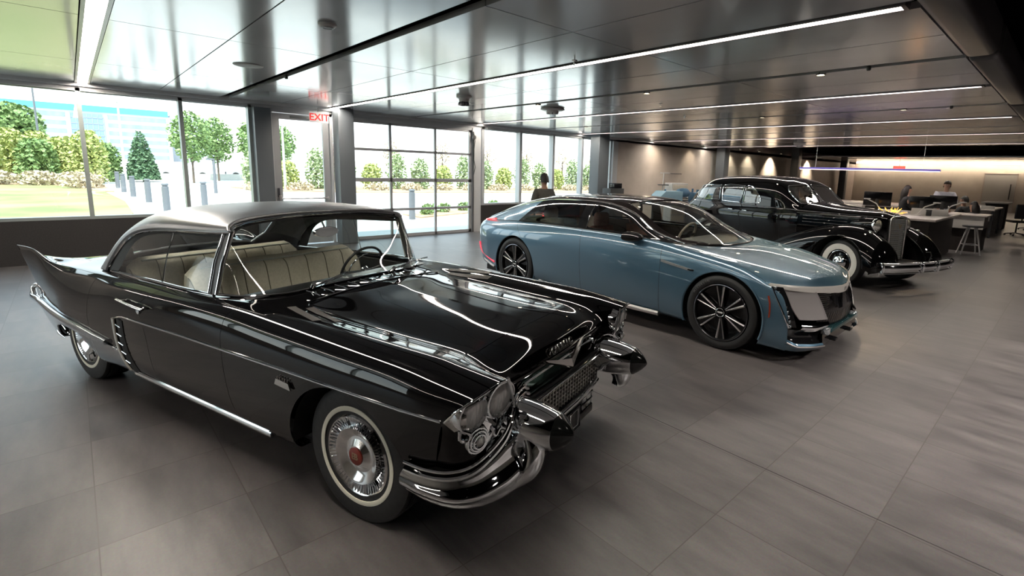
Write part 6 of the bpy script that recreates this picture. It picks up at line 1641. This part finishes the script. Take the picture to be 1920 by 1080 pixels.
monitor(15.6, 2.72, radians(10), 1.0, .50, 'wide dark monitor right of the woman in black')
monitor(15.95, 2.35, radians(8), 1.0, .56, 'large dark monitor hiding the chest of the man in the lilac shirt')
t = empty('tripod_frame', (14.9, 4.9, 1.0), 0, 'small white figure-like fixture with two dark uprights standing behind the left monitor', 'fixture')
# jointed lamp arms
for (x, y, a0, lb) in ((14.6, 3.35, -1, 'white jointed lamp arm in front of the left monitor'), (14.3, 2.55, 1, 'long white jointed lamp arm leaning to the right before the wide monitor'), (16.0 - .4, 2.25, 1, 'short white lamp arm beside the large monitor')):
    t = empty('desk_lamp', (x, y, 1.0), 0, lb, 'lamp', 'jointed lamps on the counter')
    MB().lathe([(0, 0), (.07, 0), (.07, .015), (.02, .02), (.0, .02)], n=18).build('base', WHT, t)
    b = MB(); b.tube([(0, 0, .02), (0, -.06 * a0 * 2, .20)], .012, 8); b.tube([(0, -.12 * a0, .20), (0, -.12 * a0 - .22 * a0, .31)], .014, 8); b.build('arm', WHT, t)
    b = MB(); b.box(-.03, .03, -.34 * a0 - .07, -.34 * a0 + .07, .295, .325, .008); b.build('lamp_head', WHT, t)
t = empty('gilded_ornament', (14.1, 3.0, 1.001), 0, 'golden ornament with added glow on the counter above the old sedan bonnet', 'ornament')
b = MB(); rg = random.Random(5)
for k in range(26):
    a = rg.uniform(0, 6.28); r = rg.uniform(.02, .16); z = rg.uniform(.06, .17)
    b.tube([(r * .3 * cos(a), r * 2.1 * sin(a) * .6, z * .3), (r * .5 * cos(a), r * 2.1 * sin(a), z)], [.012, .006], 6)
b.build('branches', mat('gold_with_glow', (.9, .5, .12), .2, 1, emit=(1, .5, .1), estr=.35), t)  # emission adds the glow to the gold, no lamp inside
MB().lathe([(0, 0.001), (.09, 0.001), (.08, .02), (0, .025)], n=18).build('base', mat('gold_with_glow'), t)
for i, (x, y, w, d, h, m_, lb) in enumerate(((14.2, 3.9, .3, .5, .16, WHT, 'white document box on the counter left of the golden ornament'), (14.4, 2.35, .10, .10, .14, DARKM, 'small dark pot on the counter corner'), (13.9, 5.0, .25, .4, .10, WHT, 'flat white package at the left of the counter'), (20.2, 3.8, .3, .6, .22, TOPM, 'tan carton on the second counter behind the woman'), (22.3, 8.3, .3, .5, .35, DARKM, 'dark machine on the cabinet counter by the brown wall'), (23.3, 8.25, .25, .35, .42, DARKM, 'upright dark appliance on the cabinet counter by the brown wall'), (22.0, 2.1, .3, .4, .09, WHT, 'pale folded papers on the far desk'), (22.6, 2.25, .12, .16, .10, TOPM, 'small tan box on the far desk'))):
    zt = 1.0 if x < 16 else (.98 if x < 21.5 and y > 2.8 else (.95))
    t = empty('desk_item', (x, y, zt), .1 * i, lb, 'box')
    MB().box(-w / 2, w / 2, -d / 2, d / 2, 0, h * .8, .01).build('body', m_, t); MB().box(-w / 2 - .006, w / 2 + .006, -d / 2 - .006, d / 2 + .006, h * .8, h, .006).build('lid', m_, t)
bpy.data.objects.remove(bpy.data.objects['tripod_frame'])
# stool
t = empty('stool', (16.2, 1.72, 0), radians(20), 'backless stool with dark round seat and white splayed legs in the aisle', 'stool')
MB().lathe([(0, .74), (.20, .74), (.21, .725), (.20, .70), (0, .695)], n=28).build('seat', DARKM, t)
for k in range(4):
    a = pi / 4 + k * pi / 2; MB().tube([(.10 * cos(a), .10 * sin(a), .70), (.27 * cos(a), .27 * sin(a), .012)], [.02, .015], 8).build('leg', PL, t)
MB().tube([(.21 * cos(pi / 4 + k * pi / 2), .21 * sin(pi / 4 + k * pi / 2), .26) for k in range(4)], .009, 8, closed=True).build('footrest', PL, t)
for i, (x, y, lb) in enumerate(((23.8, 1.35, 'dark office chair beyond the stool, by the far desk'), (27.2, 1.2, 'dark office chair at the farthest table in the aisle'))):
    t = empty('office_chair', (x, y, 0), .5 + i, lb, 'chair', 'office chairs at the far desks')
    MB().box(-.24, .24, -.24, .24, .46, .54, .03).build('seat', DARKM, t); MB().box(-.27, -.21, -.22, .22, .60, 1.10, .03).build('backrest', DARKM, t); b = MB(); b.tube([(-.1, 0, .46), (-.24, 0, .50), (-.25, 0, .7)], .02, 8); b.cyl((0, 0, .08), (0, 0, .46), .025, n=10); b.build('column', DARKM, t)
    b = MB()
    for k in range(5): a = k * 2 * pi / 5; b.tube([(0, 0, .10), (.28 * cos(a), .28 * sin(a), .06)], .018, 6); b.lathe([(0, -.02), (.03, -.02), (.03, .02), (0, .02)], c=(.28 * cos(a), .28 * sin(a), .03), ax='y', n=10)
    b.build('wheel_base', DARKM, t)
# linear pendant
t = empty('pendant_light', (16.9, 4.5, 2.06), 0, 'long slim blue-violet pendant light hanging over the desks', 'light')
MB().box(-.09, .09, -1.85, 1.75, .0, .055, .01).build('housing', mat('violet_housing', (.05, .045, .14), .35, .3, emit=(.25, .2, .8), estr=.10), t)
MB().box(-.07, .07, -1.83, 1.73, -.012, .0).build('diffuser', mat('pink_diffuser', (.8, .7, .7), .5, emit=(1, .75, .75), estr=1.2), t, smooth=False)
for y in (-1.45, 1.3): MB().cyl((0, y, .05), (0, y, ZC - 2.06 + .0), .004, n=6).build('cable', PL, t)
t = empty('exit_sign', (37.2, 7.9, 2.54), radians(-90), 'small red exit sign glowing far away above the pendant light', 'sign')
MB().box(-.32, .32, -.02, .02, -.09, .12, .006).build('sign_panel', mat('red_glow', (.5, .02, .02), .4, emit=(1, .06, .04), estr=.8), t); MB().cyl((0, 0, .12), (0, 0, ZC - 2.54), .01, n=6).build('rod', DARKM, t)
# far wall cove and door
tag(MB().box(41.6, 41.7, 1.5, 11.5, 2.93, 2.97).build('cove_light', mat('cove_glow', (.9, .8, .6), .5, emit=(1, .82, .62), estr=9), smooth=False), 'warm cove light washing the top of the far wall', 'light')
d3 = empty('door_3', (41.95, 3.5, 0), kind='structure')
MB().box(-.04, .04, -.75, .75, 0, 2.35).build('door_leaf', mat('pale_far_door', (.40, .385, .36), .5), d3, smooth=False)
b = MB(); b.box(-.06, .05, -.80, -.75, 0, 2.4); b.box(-.06, .05, .75, .80, 0, 2.4); b.box(-.06, .05, -.8, .8, 2.35, 2.4); b.build('door_frame', mat('taupe_wall_panel'), d3, smooth=False)
MB().box(-.12, -.05, -.55, -.50, .8, 1.75, .01).build('door_handle', DARKM, d3)
d4 = empty('door_4', (21.9, YW - .03, 0), kind='structure')
MB().box(.35, 3.6, -.02, .02, 0, 2.2).build('door_leaf', mat('pale_door_leaf', (.52, .50, .46), .5), d4, smooth=False)
b = MB(); b.box(3.3, 3.36, -.09, -.02, .9, 1.35, .01); b.build('door_handle', DARKM, d4)
# wall washers over pale and beige walls; last two added to brighten brown wall
WM = mat('wall_washer_lens', (1, .9, .7), .3, emit=(1, .85, .6), estr=20)
for i, (x, e) in enumerate(((16.6, 8), (19.2, 9), (22.6, 16), (24.6, 16), (27.2, 130), (32.5, 130))):
    t = empty('wall_washer', (x, YW - .55, ZC), 0, 'small recessed spot washing the back wall, number %s from the windows' % ['one', 'two', 'three', 'four', 'five, added fill,', 'six, added fill,'][i], 'light', 'spots washing the pale wall')
    MB().lathe([(0, .02), (.05, .02), (.055, -.01), (.045, -.012), (.045, 0)], n=18).build('housing', DARKM, t); MB().lathe([(0, -.003), (.043, -.003), (.044, .002)], n=18).build('lens', WM, t)
    d = bpy.data.lights.new('washer_spot', 'SPOT'); d.energy = e; d.spot_size = radians(95); d.spot_blend = .8; d.color = (1, .84, .62); d.shadow_soft_size = .05
    l = bpy.data.objects.new('washer_spot', d); COL.objects.link(l); l.parent = t; l.location = (0, 0, -.03); l.rotation_euler = (radians(28), 0, 0)
# blue workshop equipment before the beige wall
BLU = mat('pale_blue_machine', (.16, .27, .34), .5); BLD = mat('mid_blue_machine', (.05, .12, .20), .4)
t = empty('workbench_machine', (12.7, 8.35, 0), radians(-20), 'pale blue covered machine on a bench before the beige wall, behind the blue-grey car', 'machine')
b = MB(); b.prism([(-.62, .95), (.35, .95), (.35, 1.28), (-.25, 1.28)], -.25, .25); b.build('cover', BLU, t, smooth=False)
MB().box(-.75, 1.35, -.35, .35, .88, .95, .01).build('bench_top', DARKM, t)
for sx in (-.7, 1.3):
    for sy in (-.3, .3): MB().box(sx - .03, sx + .03, sy - .03, sy + .03, 0, .88).build('leg', DARKM, t, smooth=False)
b = MB(); b.lathe([(0, -.2), (.12, -.18), (.15, -.08), (.15, .1), (.10, .18), (0, .2)], c=(.55, 0, 1.22), ax='x', n=24); b.build('motor_drum', BLD, t)
b = MB(); b.box(.42, .68, -.12, .12, .95, 1.12, .02); b.build('motor_base', CHROME, t); MB().box(.85, 1.3, -.15, .15, .95, 1.25, .04).build('gear_case', BLD, t)
b = MB(); b.cyl((.9, 0, 1.25), (.9, 0, 1.36), .03, n=10); b.cyl((1.1, 0, 1.25), (1.1, 0, 1.33), .05, n=12); b.cyl((-.1, 0, 1.28), (-.1, 0, 1.33), .03, n=10); b.build('knob', BLD, t)
t = empty('drawer_cabinet', (13.75, 8.75, 0), radians(-30), 'white tool cabinet with stacked shallow drawers beside the blue machine', 'cabinet')
MB().box(-.27, .27, -.25, .25, 0, 1.5, .008).build('cabinet_body', WHT, t)
for k in range(6): MB().box(-.25, .25, -.275, -.25, .35 + k * .19, .35 + k * .19 + .15, .006).build('drawer', mat('cream_drawer', (.55, .50, .42), .4), t)
t = empty('measuring_stand', (13.32, 8.95, .0), radians(-43), 'white T-shaped measuring arm on a post before the beige wall', 'stand')
b = MB(); b.cyl((0, 0, .03), (0, 0, 1.80), .02, n=10); b.box(-.1, .1, -.1, .1, 0, .03, .01); b.build('post', WHT, t); MB().box(-.12, .20, -.02, .02, 1.78, 1.82, .006).build('cross_bar', WHT, t); b = MB(); b.cyl((.20, 0, 1.785), (.55, 0, 1.785), .012, n=8); b.build('probe', mat('grey_metal'), t); MB().box(-.16, .16, -.08, .08, 1.42, 1.45, .005).build('tray', DARKM, t)
t = empty('bench_lamp', (19.9, 9.5, 0), 0, 'tall thin dark stand beside the brown wall', 'stand')
MB().cyl((0, 0, .02), (0, 0, 1.75), .02, n=8).build('post', DARKM, t); MB().lathe([(0, 0), (.15, 0), (.14, .02), (0, .03)], n=18).build('base', DARKM, t)
t = empty('dark_lectern', (12.75, 10.6, 0), 0, 'dark box stand at the foot of the column before the right windows', 'stand')
MB().box(-.15, .55, -.15, .2, 0, 1.25, .01).build('cabinet_body', mat('charcoal_box', (.03, .033, .036), .5), t); MB().box(.1, .5, -.1, .15, 1.25, 1.42, .02).build('screen', SCR, t)
